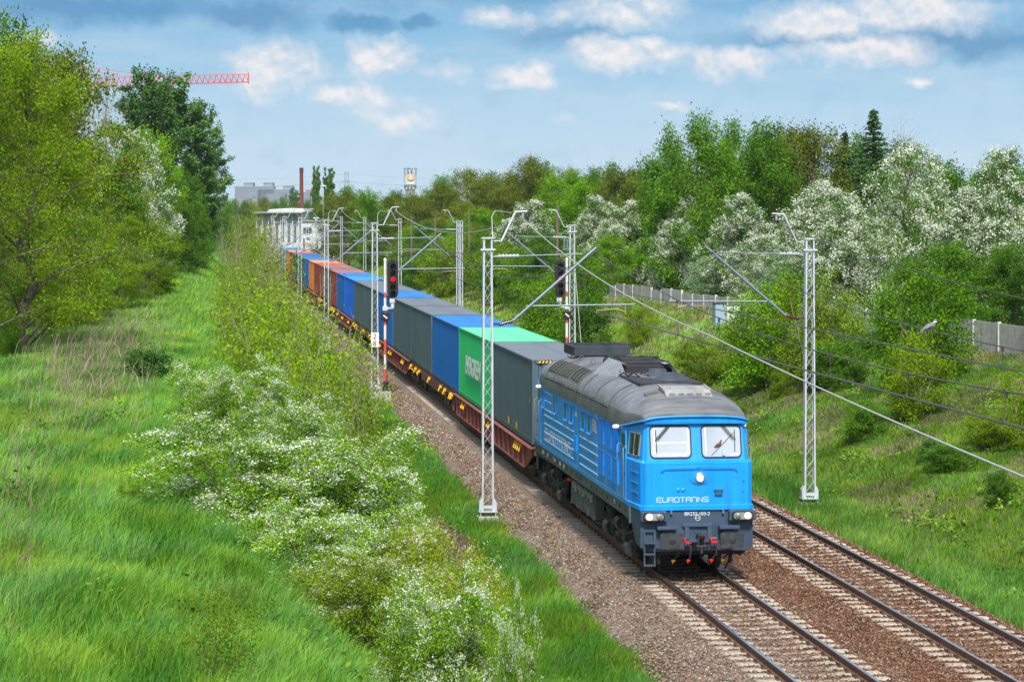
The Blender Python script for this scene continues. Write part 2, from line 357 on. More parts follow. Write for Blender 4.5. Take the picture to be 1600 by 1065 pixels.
def vnoise(x, y, seed=0):
    """smooth 2-D value noise, vectorised"""
    xi = np.floor(x).astype(np.int64); yi = np.floor(y).astype(np.int64); fx = x - xi; fy = y - yi; fx = fx * fx * (3 - 2 * fx); fy = fy * fy * (3 - 2 * fy)
    def h(a, b):
        n = (a * 374761393 + b * 668265263 + seed * 974711) & 0x7fffffff; n = (n ^ (n >> 13)) * 1274126177 & 0x7fffffff
        return ((n ^ (n >> 16)) & 0xffff) / 65535.
    return (h(xi, yi) * (1 - fx) + h(xi + 1, yi) * fx) * (1 - fy) + (h(xi, yi + 1) * (1 - fx) + h(xi + 1, yi + 1) * fx) * fy
def fbm(x, y, seed=0): return .55 * vnoise(x, y, seed) + .28 * vnoise(x * 2.1, y * 2.1, seed + 1) + .17 * vnoise(x * 4.3, y * 4.3, seed + 2)
def build_ground():
    xs = sorted(set(np.round(np.concatenate([np.array(PX, float), np.arange(-26, -2.5, .5), np.arange(5.5, 32, .5), [-3000, -1000, 1000, 3000, -200, 200, -80, -45, 45, 80, -1.3, 1.3, 2.7, 5.3]]), 3)))
    ys = np.concatenate([np.arange(-10, 140, 1.), np.arange(140, 470, 4.), [520, 600, 800, 1200, 2500, 6000, 12000]])
    X, Y = np.meshgrid(xs, ys); Z = ground(X, Y); V = np.stack([X, Y, Z], -1).reshape(-1, 3); nx = len(xs); q = []
    i, j = np.meshgrid(np.arange(nx - 1), np.arange(len(ys) - 1)); a = (j * nx + i).ravel(); q = np.stack([a, a + 1, a + nx + 1, a + nx], -1)
    m = bpy.data.materials.new('ground_soil_and_grass'); m.use_nodes = True; t = NT(m.node_tree); tc = t.n('ShaderNodeTexCoord')
    sep = t.n('ShaderNodeSeparateXYZ'); t.l(tc.outputs['Object'], sep.inputs[0])
    n1 = t.n('ShaderNodeTexNoise', i_Scale=.35, i_Detail=8.0, i_Roughness=.65); t.l(tc.outputs['Object'], n1.inputs['Vector'])
    n2 = t.n('ShaderNodeTexNoise', i_Scale=6., i_Detail=6.0, i_Roughness=.7); t.l(tc.outputs['Object'], n2.inputs['Vector'])
    g = t.ramp(n1.outputs[0], [(.35, (.05, .14, .015)), (.5, (.09, .19, .022)), (.66, (.15, .19, .045))])
    g = t.mix(t.m('MULTIPLY', n2.outputs[0], .55), g, (.045, .05, .02))
    p = t.n('ShaderNodeBsdfPrincipled', i_Roughness=.95); t.l(g, p.inputs['Base Color']); p.inputs['Specular IOR Level'].default_value = .1
    b = t.n('ShaderNodeBump', i_Strength=.8, i_Distance=.1); t.l(n2.outputs[0], b.inputs['Height']); t.l(b.outputs[0], p.inputs['Normal'])
    o = t.n('ShaderNodeOutputMaterial'); t.l(p.outputs[0], o.inputs[0])
    tag(link('ground', npmesh('ground', V, q, mats=[m], smooth=True)), kind='structure')

    # ballast bed: one sheet a little above the ground with rolled shoulders
    bx = [-2.95, -2.6, -2.1, -1.75, -1.4, -.75, 0, .75, 1.4, 1.75, 2.05, 2.35, 2.7, 3.3, 4.04, 4.8, 5.4, 5.7, 6.0, 6.15]
    bz = [-.72, -.52, -.3, -.21, -.195, -.19, -.215, -.19, -.195, -.23, -.27, -.23, -.195, -.19, -.215, -.19, -.195, -.28, -.5, -.64]
    xs = np.array(sorted(set(list(bx) + list(np.round(np.arange(-2.9, 6.1, .2), 3))))); ys = np.concatenate([np.arange(-8, 110, .25), np.arange(110, 420, 2.)])
    X, Y = np.meshgrid(xs, ys); Z = np.interp(X, bx, bz)
    edge = (X < -2.3) | (X > 5.75); Z = Z + .05 * (fbm(X * 2, Y * 2, 5) - .5) - edge * 0.0
    X2 = X + edge * .35 * (vnoise(X * 0 + 3, Y * .8, 9) - .5)
    V = np.stack([X2, Y, Z], -1).reshape(-1, 3); nx = len(xs)
    i, j = np.meshgrid(np.arange(nx - 1), np.arange(len(ys) - 1)); a = (j * nx + i).ravel(); q = np.stack([a, a + 1, a + nx + 1, a + nx], -1)
    def ballast_mat(name, stones):
        m = bpy.data.materials.new(name); m.use_nodes = True; t = NT(m.node_tree); tc = t.n('ShaderNodeTexCoord')
        geo = t.n('ShaderNodeNewGeometry'); sp = t.n('ShaderNodeSeparateXYZ'); t.l(tc.outputs['Object'], sp.inputs[0])
        if stones: at = t.n('ShaderNodeAttribute', attribute_name='tint'); rnd = at.outputs['Fac']
        else:
            vo = t.n('ShaderNodeTexVoronoi', i_Scale=17.); t.l(tc.outputs['Object'], vo.inputs['Vector'])
            sc = t.n('ShaderNodeSeparateColor'); t.l(vo.outputs['Color'], sc.inputs[0]); rnd = sc.outputs[0]
        grey = t.ramp(rnd, [(0., (.085, .062, .045)), (.3, (.17, .13, .1)), (.55, (.26, .21, .17)), (.78, (.28, .155, .08)), (.93, (.34, .31, .28)), (1., (.5, .48, .45))])
        rust = t.ramp(rnd, [(0., (.055, .028, .018)), (.35, (.13, .06, .033)), (.65, (.2, .1, .055)), (.9, (.26, .16, .1)), (1., (.3, .27, .24))])
        n1 = t.n('ShaderNodeTexNoise', i_Scale=.5, i_Detail=5.0); t.l(tc.outputs['Object'], n1.inputs['Vector'])
        mr = t.n('ShaderNodeMapRange'); t.l(sp.outputs[0], mr.inputs[0]); mr.inputs[1].default_value = -1.2; mr.inputs[2].default_value = 1.9
        f = t.m('ADD', mr.outputs[0], t.m('MULTIPLY', t.m('SUBTRACT', n1.outputs[0], .5), .9), clamp=True)
        c = t.mix(f, grey, rust)
        p = t.n('ShaderNodeBsdfPrincipled', i_Roughness=.9); t.l(c, p.inputs['Base Color']); p.inputs['Specular IOR Level'].default_value = .2
        if not stones: bmp = t.n('ShaderNodeBump', i_Strength=1., i_Distance=.04); t.l(vo.outputs['Distance'], bmp.inputs['Height']); bmp.invert = True; t.l(bmp.outputs[0], p.inputs['Normal'])
        o = t.n('ShaderNodeOutputMaterial'); t.l(p.outputs[0], o.inputs[0]); return m
    tag(link('ballast_bed', npmesh('ballast_bed', V, q, mats=[ballast_mat('ballast_surface', False)], smooth=True)), kind='structure')
    # loose stones on top
    rng = np.random.default_rng(4)
    N = 190000
    yy = 40 + (150 - 40) * rng.random(N) ** 2.1; xx = rng.uniform(-3.15, 6.25, N)
    keep = ~((np.abs(xx) < 1.75) & (yy > 60)) | (np.abs(xx + 1.75) < .1)
    keep &= ~((xx > 1.7) & (yy > 95)); xx, yy = xx[keep], yy[keep]
    for tr in (0, 4.04):                         # fewer stones lie on the sleepers and none on the rails
        on = (np.abs(xx - tr) < 1.32) & (np.abs(((yy / .6) % 1) - .5) < .2) & (rng.random(len(xx)) < .93); on |= np.abs(np.abs(xx - tr) - .7525) < .1
        xx, yy = xx[~on], yy[~on]
    N = len(xx); zz = np.interp(xx, bx, bz) + .012; s = rng.uniform(.018, .04, N) * np.clip(yy / 55, 1, 1.7)
    base = np.array([[1, 0, 0], [0, 1, 0], [-1, 0, 0], [0, -1, 0], [0, 0, 1.], [0, 0, -1]]) * [1, .8, .7]
    V = base[None] + rng.normal(0, .28, (N, 6, 3)); a = rng.random(N) * 6.28; ca, sa = np.cos(a)[:, None], np.sin(a)[:, None]
    V = np.stack([V[..., 0] * ca - V[..., 1] * sa, V[..., 0] * sa + V[..., 1] * ca, V[..., 2]], -1) * s[:, None, None] + np.stack([xx, yy, zz], -1)[:, None]
    F = np.array([[0, 1, 4], [1, 2, 4], [2, 3, 4], [3, 0, 4], [1, 0, 5], [2, 1, 5], [3, 2, 5], [0, 3, 5]])
    T = (F[None] + np.arange(N)[:, None, None] * 6).reshape(-1, 3)
    tag(link('ballast_stones', npmesh('ballast_stones', V.reshape(-1, 3), tris=T, mats=[ballast_mat('ballast_stone', True)], tint=np.repeat(rng.random(N), 8))), 'brown and grey crushed stones heaped between and beside the rails', 'ballast', kind='stuff')

def build_track(tx, label):
    rt = empty('railway_track', (tx, 0, 0)); tag(rt, label, 'railway track', 'railway tracks')
    web = mat('rail_rust', (.15, .085, .055), .85, var=.35, vscale=2., streak=(8, .4, 8)); top = mat('rail_head_steel', (.62, .64, .67), .22, .95, var=.1)
    pf = [(-.036, 0), (.036, 0), (.036, -.035), (.012, -.05), (.01, -.125), (.07, -.148), (.07, -.158), (-.07, -.158), (-.07, -.148), (-.01, -.125), (-.012, -.05), (-.036, -.035)]
    for s in (-1, 1):
        m = MB(); m.prism([(s * .7525 + a, b) for a, b in pf], -8, 420, 'y'); m.mat(1)
        m.box(s * .7525 - .03, -8, .0, s * .7525 + .03, 420, .002); o = m.build('rail', [web, top], rt)
    conc = mat('sleeper_concrete', (.4, .345, .275), .85, var=.25, vscale=5., bump=.4, dirt=(.2, .13, .085, .52)); clip = mat('rail_fastening_rust', (.11, .055, .03), .8, var=.4, vscale=20.)
    def sleeper_mb():
        m = MB(); rings = []
        for x, zt, w in ((-1.3, -.19, .125), (-1.27, -.165, .14), (-.95, -.16, .14), (-.55, -.16, .13), (-.28, -.2, .11), (.28, -.2, .11), (.55, -.16, .13), (.95, -.16, .14), (1.27, -.165, .14), (1.3, -.19, .125)):
            rings.append([(x, -w, -.3), (x, w, -.3), (x, w, zt - .03), (x, w - .03, zt), (x, -w + .03, zt), (x, -w, zt - .03)])
        m.loft(rings); m.mat(1)
        for s in (-1, 1):
            for d in (-1, 1):
                cx = s * .7525 + d * .115; m.box(cx - .04, -.07, -.16, cx + .04, .07, -.135)
                m.torus((cx, 0, -.11), .04, .012, 8, 'x'); m.cyl((cx, 0, -.15), (cx, 0, -.075), .018, 6)
        return m
    me = sleeper_mb().mesh('sleeper', [conc, clip])
    ys = [40.3 + .6 * i for i in range(600)]
    if tx == 0: near = [y for y in ys if y > 43][:100]
    else: near = [y for y in ys if y > 43][:100]
    rng = random.Random(tx)
    for y in near:
        o = link('sleeper', me, rt, (rng.uniform(-.015, .015), y + rng.uniform(-.012, .012), rng.uniform(-.006, .004)), rng.uniform(-.006, .006))
    far = MB(); v0 = sleeper_mb(); s0 = len(v0.v)
    V = []; Q = []; M = []
    base = np.array(v0.v)
    rest = [y for y in ys if (y > near[-1] + .1 and y < 330)]
    m = MB()
    for y in rest:
        m.m = 0; b = len(m.v); m.v += [(p[0], p[1] + y, p[2]) for p in v0.v[:72]]
        for f, k in zip(v0.f, v0.mi):
            if k == 0: m.f.append([b + i for i in f]); m.mi.append(0); m.sm.append(False)
    o = m.build('distant_sleepers', conc, rt); tag(o, kind='stuff')

def build_grass():
    rng = np.random.default_rng(11)
    def blades(name, xr, yr, n, hfun, tintfun, lab, mats, lean=(.1, -.05), wid=.0085, ypow=2., margin=250, matsel=None):
        y = yr[0] + (yr[1] - yr[0]) * rng.random(n) ** ypow; x = rng.uniform(*xr, n)
        # tufts
        k = rng.random(n) < .6; x = x + k * 0.12 * np.sin(vnoise(x * 3, y * 3, 2) * 12); y = y + k * .12 * np.cos(vnoise(x * 3, y * 3, 3) * 12)
        z = ground(x, y); u, v, d = proj(x, y, z); ok = (u > -margin) & (u < 1600 + margin) & (v < 1065 + margin) & (d > 5)
        x, y, z, d = x[ok], y[ok], z[ok], d[ok]; h, keep = hfun(x, y, d); keep &= h > .02
        x, y, z, d, h = x[keep], y[keep], z[keep], d[keep], h[keep]; n = len(x)
        h = h * rng.uniform(.55, 1.25, n); w = wid * (d / 45) ** .75 * rng.uniform(.7, 1.4, n) * (1 + .0 * h)
        sway = (fbm(x * .35, y * .35, 21) - .5) * 1.6; ang = rng.normal(0, 1.3, n) + sway
        dirx = np.cos(ang + math.pi / 2 * 0) * 1; diry = np.sin(ang); b = rng.uniform(.12, .75, n) * h
        lx = dirx * b + lean[0] * h; ly = diry * b + lean[1] * h
        a2 = rng.normal(YAW, .6, n); wx = np.cos(a2) * w; wy = -np.sin(a2) * w; o = np.zeros(n)
        P = np.stack([x, y, z - .03], -1); Wv = np.stack([wx, wy, o], -1); M1 = P + np.stack([lx * .35, ly * .35, h * .6], -1); T = P + np.stack([lx, ly, h * np.where(b / h > .5, .88, 1.)], -1)
        V = np.stack([P - Wv, P + Wv, M1 - Wv * .75, M1 + Wv * .75, T], 1).reshape(-1, 3); i = np.arange(n) * 5
        q = np.stack([i, i + 1, i + 3, i + 2], -1); t = np.stack([i + 2, i + 3, i + 4], -1); tt = tintfun(x, y, h, rng)
        mi = np.zeros(2 * n, int)
        if matsel is not None: s = matsel(x, y, rng); mi = np.concatenate([s, s])
        o = link(name, npmesh(name, V, q, t, mats=mats, tint=np.concatenate([tt, tt]), mi=mi)); tag(o, lab, 'grass', kind='stuff'); return n
    G1 = leafmat('fresh_grass', (.055, .2, .014), (.31, .58, .085), .35); G2 = leafmat('blue_green_grass', (.06, .2, .03), (.27, .53, .14), .35); DRY = leafmat('dry_stalks', (.15, .11, .08), (.4, .33, .24), .2); YG = leafmat('yellow_green_grass', (.08, .19, .012), (.36, .54, .055), .35)
    tf = lambda x, y, h, r: np.clip(-.2 + 1.35 * fbm(x * .9, y * .5, 31) + r.normal(0, .16, len(x)), 0, 1)
    # left hill
    def dryness(x, y):
        u, v, d = proj(x, y, ground(x, y)); a = np.exp(-(((u - 150 + (v - 560) * .35) / 75) ** 2 + ((v - 590) / 85) ** 2)); b = np.exp(-(((u - 200) / 60) ** 2 + ((v - 505) / 18) ** 2)); c = .35 * np.exp(-((u - 20) / 60) ** 2 - ((v - 850) / 120) ** 2)
        return np.clip(a * .42 + b * .35 + c * .6, 0, 1)
    def selL(x, y, r): dn = dryness(x, y); k = r.random(len(x)); f = fbm(x * .9, y * .6, 77); return np.where(k < dn * .8 + .012, 2, np.where(f + r.normal(0, .1, len(x)) > .62, 1, np.where(f + r.normal(0, .06, len(x)) < .36, 3, 0)))
    def hl(x, y, d): return .22 + .34 * fbm(x * .9, y * .6, 8) - .04 * (d > 90), np.ones(len(x), bool)
    n = blades('hill_grass', (-30, -8.2), (24, 110), 560000, hl, tf, 'long fresh green grass leaning over the hill left of the railway', [G1, G2, DRY, YG], matsel=selL, ypow=1.35)
    n += blades('far_hill_grass', (-30, -7), (105, 330), 190000, lambda x, y, d: (.3 + .3 * fbm(x * .5, y * .3, 3), np.ones(len(x), bool)), tf, 'fresh grass along the track between the trees in the distance on the left', [G1, G2, DRY, YG], matsel=selL, ypow=1.4, wid=.0095)
    # left ditch
    def hd(x, y, d):
        e = np.clip((x + 2.75) / -.5, 0, 1) * (1 + .0 * y); edge = x < -2.95 + .55 * (vnoise(x * .2, y * .55, 4) - .5) + .2 * rng.normal(0, 1, len(x))
        return (.2 + .42 * fbm(x * .9, y * .6, 14)) * (.5 + .5 * e), edge
    px_, py_ = pix(702, 862, Z=-.95)[:2]
    def selD(x, y, r): pt = ((x - px_) / .45) ** 2 + ((y - py_) / 4.5) ** 2 < .6 + .8 * vnoise(x * 3, y * 2, 9); f = fbm(x * .6, y * .4, 55); return np.where(pt | (r.random(len(x)) < .03), 2, np.where(f > .55, 3, np.where(f < .36, 1, 0)))
    n += blades('ditch_grass', (-9, -2.5), (33, 130), 260000, hd, lambda x, y, h, r: np.clip(-.42 + 1.25 * fbm(x * .8, y * .5, 35) + r.normal(0, .15, len(x)), 0, 1), 'lush green tufts of grass in the ditch left of the ballast', [G1, G2, DRY, YG], matsel=selD, lean=(.05, -.05), ypow=1.5)
    # right: strip by the ballast, then the cutting slope
    def hr(x, y, d): return np.where(x < 8.6, .42, .2) * (.55 + .8 * fbm(x * .9, y * .6, 61)), (x > 6.12 + .22 * rng.normal(0, 1, len(x)))
    def selR(x, y, r): f = fbm(x * .45, y * .3, 91); k = r.random(len(x)); lo = x < 8.6; return np.where(k < np.where(lo, .05, .1 + .42 * (fbm(x * .35, y * .22, 12) > .5)), 2, np.where(lo & (k < .45), 1, np.where(f > .42, 3, 0)))
    n += blades('cutting_grass', (6, 21), (40, 120), 330000, hr, lambda x, y, h, r: np.clip(-.15 + 1.2 * fbm(x * .7, y * .4, 37) + r.normal(0, .15, len(x)), 0, 1), 'short green and dry grass on the cutting slope right of the railway', [G1, G2, DRY, YG], matsel=selR, lean=(-.1, -.1), ypow=1.2)
    n += blades('far_cutting_grass', (6, 24), (118, 330), 110000, lambda x, y, d: (.4 + .0 * x, np.ones(len(x), bool)), tf, 'grass on the far part of the cutting right of the railway', [G1, G2, DRY, YG], matsel=selR, ypow=1.3, wid=.011)
    # reeds and dead weeds
    def hw(x, y, d): return .7 + .5 * rng.random(len(x)), (rng.random(len(x)) < dryness(x, y) * 1.2)
    blades('dead_weeds', (-24, -9), (45, 110), 17000, hw, lambda x, y, h, r: r.random(len(x)) * .8, 'patch of grey brown dead weed stalks on the grassy hill', [DRY], lean=(.05, 0), wid=.007, ypow=1.2)
    # broad-leaved weeds between the grass
    W = leafmat('weed_leaf', (.07, .17, .02), (.28, .45, .05), .3); PV = []; TT = []
    for (x0, x1, y0, y1, k) in ((6.8, 19, 45, 130, 420), (-24, -9.5, 32, 100, 130), (-8, -3.6, 38, 110, 160)):
        xs_ = rng.uniform(x0, x1, k); ys_ = y0 + (y1 - y0) * rng.random(k) ** 1.3; g = fbm(xs_ * .3, ys_ * .2, 44); 
        for a, b, q in zip(xs_, ys_, g):
            if q < .45 and rng.random() < .6: continue
            h = rng.uniform(.15, .55) * (1.5 if q > .6 else 1); m = int(26 + 60 * h); P = rng.normal(0, 1, (m, 3)) * np.array([h * .45, h * .45, h * .3]); P[:, 2] = np.abs(P[:, 2]) + h * .25; P += np.array([a, b, gz(a, b)]); PV.append(P); TT.append(np.clip(rng.random() + rng.normal(0, .15, m), 0, 1))
    P = np.concatenate(PV); V, Q = leaves(rng, P, .1, .4, .7); tag(link('weeds', npmesh('weeds', V, Q, mats=[W], tint=np.concatenate(TT))), 'leafy weeds scattered through the grass on both banks', 'weeds', kind='stuff')
    print('blades', n)
# ------------------------------------------------------------------ trees and shrubs
class Tubes:
    def __init__(s): s.V = []; s.Q = []; s.n = 0
    def add(s, P, r, k=4):
        P = np.asarray(P, float); m = len(P); r = np.broadcast_to(np.asarray(r, float), (m,)); D = np.gradient(P, axis=0); D /= np.linalg.norm(D, axis=1)[:, None] + 1e-9
        ref = np.array([.31, .95, .1]); X = np.cross(D, ref); X /= np.linalg.norm(X, axis=1)[:, None] + 1e-9; Y = np.cross(D, X)
        a = np.arange(k) * 2 * math.pi / k
        V = P[:, None] + (X[:, None] * np.cos(a)[None, :, None] + Y[:, None] * np.sin(a)[None, :, None]) * r[:, None, None]
        i, j = np.meshgrid(np.arange(m - 1), np.arange(k), indexing='ij'); b = s.n
        q = np.stack([i * k + j, i * k + (j + 1) % k, (i + 1) * k + (j + 1) % k, (i + 1) * k + j], -1).reshape(-1, 4) + b
        s.V.append(V.reshape(-1, 3)); s.Q.append(q); s.n += m * k
def bez(a, b, c, n):
    t = np.linspace(0, 1, n)[:, None]; return a * (1 - t) ** 2 + 2 * b * t * (1 - t) + c * t * t

def leaves(rng, P, size, updir=.12, asp=.6):
    """one folded rhombus per point"""
    n = len(P); N = rng.normal(0, 1, (n, 3)); N[:, 2] = np.abs(N[:, 2]) + updir; N /= np.linalg.norm(N, axis=1)[:, None]
    A = np.cross(N, rng.normal(0, 1, (n, 3))); A /= np.linalg.norm(A, axis=1)[:, None] + 1e-9; B = np.cross(N, A); s = (size * rng.uniform(.6, 1.35, n))[:, None]
    V = np.stack([P - A * s * .5, P + B * s * .5 * asp + N * s * .08, P + A * s * .5, P - B * s * .5 * asp + N * s * .08], 1).reshape(-1, 3)
    return V, (np.arange(n)[:, None] * 4 + np.arange(4)[None])

KIND = {}
def make_kind(name, seed, H=8., Rr=3., base=.12, limbs=26, subs=7, twigs=0, nleaf=22000, size=.11, prof='round', droop=0., rise=.5, spread=.22, trunk_r=.13, stems=1, bark=None, leaf=None,
              flower=None, nflower=0, fsize=.06, tight=1., multi=0., lean=0., clumpy=.6, inner=.25):
    """unit object: trunk mesh, crown mesh (leaves and blossom)"""
    rng = np.random.default_rng(seed); tb = Tubes(); c0 = min(.012, H * .0011); pts = []; wts = []; ph = rng.random(6) * 6.28
    def radial(az, t):                                     # uneven outline
        f = {'round': math.sin(math.pi * min(1, max(.02, (t * .93 + .08))) ** .85) ** .62, 'cone': (1 - t) ** .8 * 1.05 + .03, 'column': .75 + .25 * math.sin(math.pi * t), 'dome': math.sqrt(max(.02, 1 - t ** 2.3)), 'vase': .35 + .65 * math.sin(math.pi * min(1, t * .75)), 'oval': math.sin(math.pi * min(1, max(.04, t))) ** .5}[prof]
        return f * (1 + .2 * math.sin(2 * az + ph[0] + 3 * t) + .14 * math.sin(3 * az + ph[1] - 5 * t) + .12 * math.sin(5 * az + ph[2] + 9 * t))
    for st in range(stems):
        sa = rng.random() * 6.28; off = np.array([math.cos(sa), math.sin(sa), 0]) * (multi * Rr * rng.uniform(.3, 1.) if stems > 1 else 0)
        hh = H * (rng.uniform(.7, 1.) if stems > 1 else 1.); top = off * 1.9 + np.array([lean * H + rng.normal(0, .03) * H, rng.normal(0, .03) * H, hh * .93])
        k = 9; ts = np.linspace(0, 1, k); T = off[None] * .5 + (top - off * .5)[None] * ts[:, None]; T[1:-1, :2] += rng.normal(0, .018 * H, (k - 2, 2)); T[0, 2] = -.25
        tb.add(T, trunk_r * (1 - .9 * ts) ** .8 / math.sqrt(stems) + c0, 7 if stems < 3 else 5)
        for i in range(max(3, limbs // stems)):
            n_l = max(3, limbs // stems); t = base + (1 - base) * ((i + rng.random()) / n_l); az = i * 2.4 + rng.normal(0, .4) + st
            zt = t * hh; ts0 = max(.03, t - rise * .28 * (1 - .3 * t)); k0 = ts0 * (k - 1); i0 = int(min(k - 2, k0)); a = T[i0] + (T[i0 + 1] - T[i0]) * (k0 - i0)
            rad = Rr * radial(az, t) * rng.uniform(.72, 1.08) / (1 if stems == 1 else stems ** .35)
            e = np.array([T[i0][0] + rad * math.cos(az), T[i0][1] + rad * math.sin(az), zt]); L = np.linalg.norm(e - a)
            mid = (a + e) / 2 + np.array([0, 0, L * (.12 + droop * .5)]) + rng.normal(0, .05 * L, 3); e = e - np.array([0, 0, droop * L * .35])
            P = bez(a, mid, e, 6); tb.add(P, np.linspace(trunk_r * .34 * (1 - .6 * t) / math.sqrt(stems) + c0, c0 * .6, 6), 4)
            lam = rng.uniform(1 - clumpy, 1 + clumpy)
            for s in range(subs):
                u = rng.uniform(.22, 1.); q = P[min(4, int(u * 5))] + (P[min(5, int(u * 5) + 1)] - P[min(4, int(u * 5))]) * (u * 5 % 1)
                d = (P[-1] - P[2]); d = d / (np.linalg.norm(d) + 1e-6) + rng.normal(0, .75, 3); d[2] = d[2] * .6 + .25 * rise; d /= np.linalg.norm(d)
                ln = Rr * spread * rng.uniform(.6, 1.5) * (1.1 - .3 * u) + .15; e2 = q + d * ln - np.array([0, 0, droop * ln * .6]); m2 = (q + e2) / 2 + np.array([0, 0, ln * (.1 + droop * .45)])
                S = bez(q, m2, e2, 4)
                if s < (6 if H > 5.5 else 3): tb.add(S, np.linspace(c0 * 1.3, c0 * .5, 4), 3)
                pts.append(S); wts.append(lam * (inner + (1 - inner) * u) * ln)
    pts = np.array(pts); w = np.array(wts) * rng.uniform(.5, 1.5, len(wts)); w /= w.sum()
    def sample(n, sig, zbias=0.):
        i = rng.choice(len(pts), n, p=w); t = rng.random(n) ** .8 * 3; a = np.clip(t.astype(int), 0, 2); f = (t - a)[:, None]; p = pts[i, a] * (1 - f) + pts[i, a + 1] * f
        g = rng.normal(0, 1, (n, 3)) * sig; g[:, 2] = g[:, 2] * .7 + zbias; return p + g, i
    sig = Rr * spread * .3 * tight
    P, ii = sample(nleaf, sig); P[:, 2] = np.maximum(P[:, 2], .05)
    V, Q = leaves(rng, P, size); ct = rng.random(len(pts)); tint = np.clip(.25 + .5 * ct[ii] + rng.normal(0, .16, nleaf), 0, 1); mi = np.zeros(nleaf, int); ms = [leaf]
    if flower is not None:
        pf = rng.random(len(pts)) ** 2.6; keep = None; P2, i2 = sample(nflower * 3, sig * .7, sig * .6); k = rng.random(len(P2)) < pf[i2] * 1.3; P2 = P2[k][:nflower]
        V2, Q2 = leaves(rng, np.repeat(P2, 8, 0) + rng.normal(0, 1, (len(P2) * 8, 3)) * np.repeat(rng.uniform(.6, 1.5, len(P2)), 8)[:, None] * fsize * np.array([1.2, 1.2, .9]), fsize, .15, .95)
        Q = np.concatenate([Q, Q2 + len(V)]); V = np.concatenate([V, V2]); tint = np.concatenate([tint, rng.random(len(Q2))]); mi = np.concatenate([mi, np.ones(len(Q2), int)]); ms.append(flower)
    KIND[name] = (npmesh(name + '_trunk', np.concatenate(tb.V), np.concatenate(tb.Q), mats=[bark], smooth=True), npmesh(name + '_crown', V, Q, mats=ms, mi=mi, tint=tint), H, Rr)

def make_spruce(name, seed, H, Rr, leaf, bark):
    rng = np.random.default_rng(seed); tb = Tubes(); tb.add([(0, 0, -.2), (0.05, 0, H * .5), (0, 0, H)], [.16, .09, .01], 6); P = []
    z = H * .06
    while z < H * .985:
        t = z / H; n = int(5 + 3 * (1 - t)); rad = Rr * (1 - t) * rng.uniform(.75, 1.1) + .04
        for k in range(n):
            az = 2 * math.pi * k / n + rng.random(); L = rad * rng.uniform(.7, 1.12); e = np.array([math.cos(az) * L, math.sin(az) * L, z - L * .22 + .12 * L]); B = bez(np.array([0, 0, z]), np.array([math.cos(az) * L * .5, math.sin(az) * L * .5, z - .2 * L]), e, 5)
            tb.add(B, np.linspace(.02, .006, 5), 3); m = int(60 * L / .8 + 18); t2 = rng.random(m); i = np.minimum((t2 * 4).astype(int), 3); f = (t2 * 4 - i)[:, None]; q = B[i] * (1 - f) + B[i + 1] * f
            sd_ = np.array([-math.sin(az), math.cos(az), 0]); q = q + sd_[None] * (rng.normal(0, .13, m) * L * (1.1 - t2))[:, None] + rng.normal(0, .05, (m, 3)) - np.array([0, 0, 1]) * (rng.random(m) * .14)[:, None]; P.append(q)
        z += H * .042 * (1.15 - t * .5)
    P = np.concatenate(P); V, Q = leaves(rng, P, .17, .1, .4)
    KIND[name] = (npmesh(name + '_trunk', np.concatenate(tb.V), np.concatenate(tb.Q), mats=[bark], smooth=True), npmesh(name + '_crown', V, Q, mats=[leaf], tint=rng.random(len(Q))), H, Rr)

NTREE = [0]
def tree(kind, x, y, h, w, name, label, cat, group=None, z=None, rz=None, wy=None):
    """a tree or shrub: trunk and crown; h = height, w = full width"""
    tm, cm, H, Rr = KIND[kind]; NTREE[0] += 1
    o = empty(name, (x, y, gz(x, y) if z is None else z), (NTREE[0] * 2.399) % 6.28 if rz is None else rz)
    o.scale = (w / (2 * Rr), (wy or w) / (2 * Rr), h / H); tag(o, label, cat, group)
    link('trunk' if cat in ('tree',) else 'stems', tm, o); link('crown' if cat == 'tree' else 'foliage', cm, o); return o

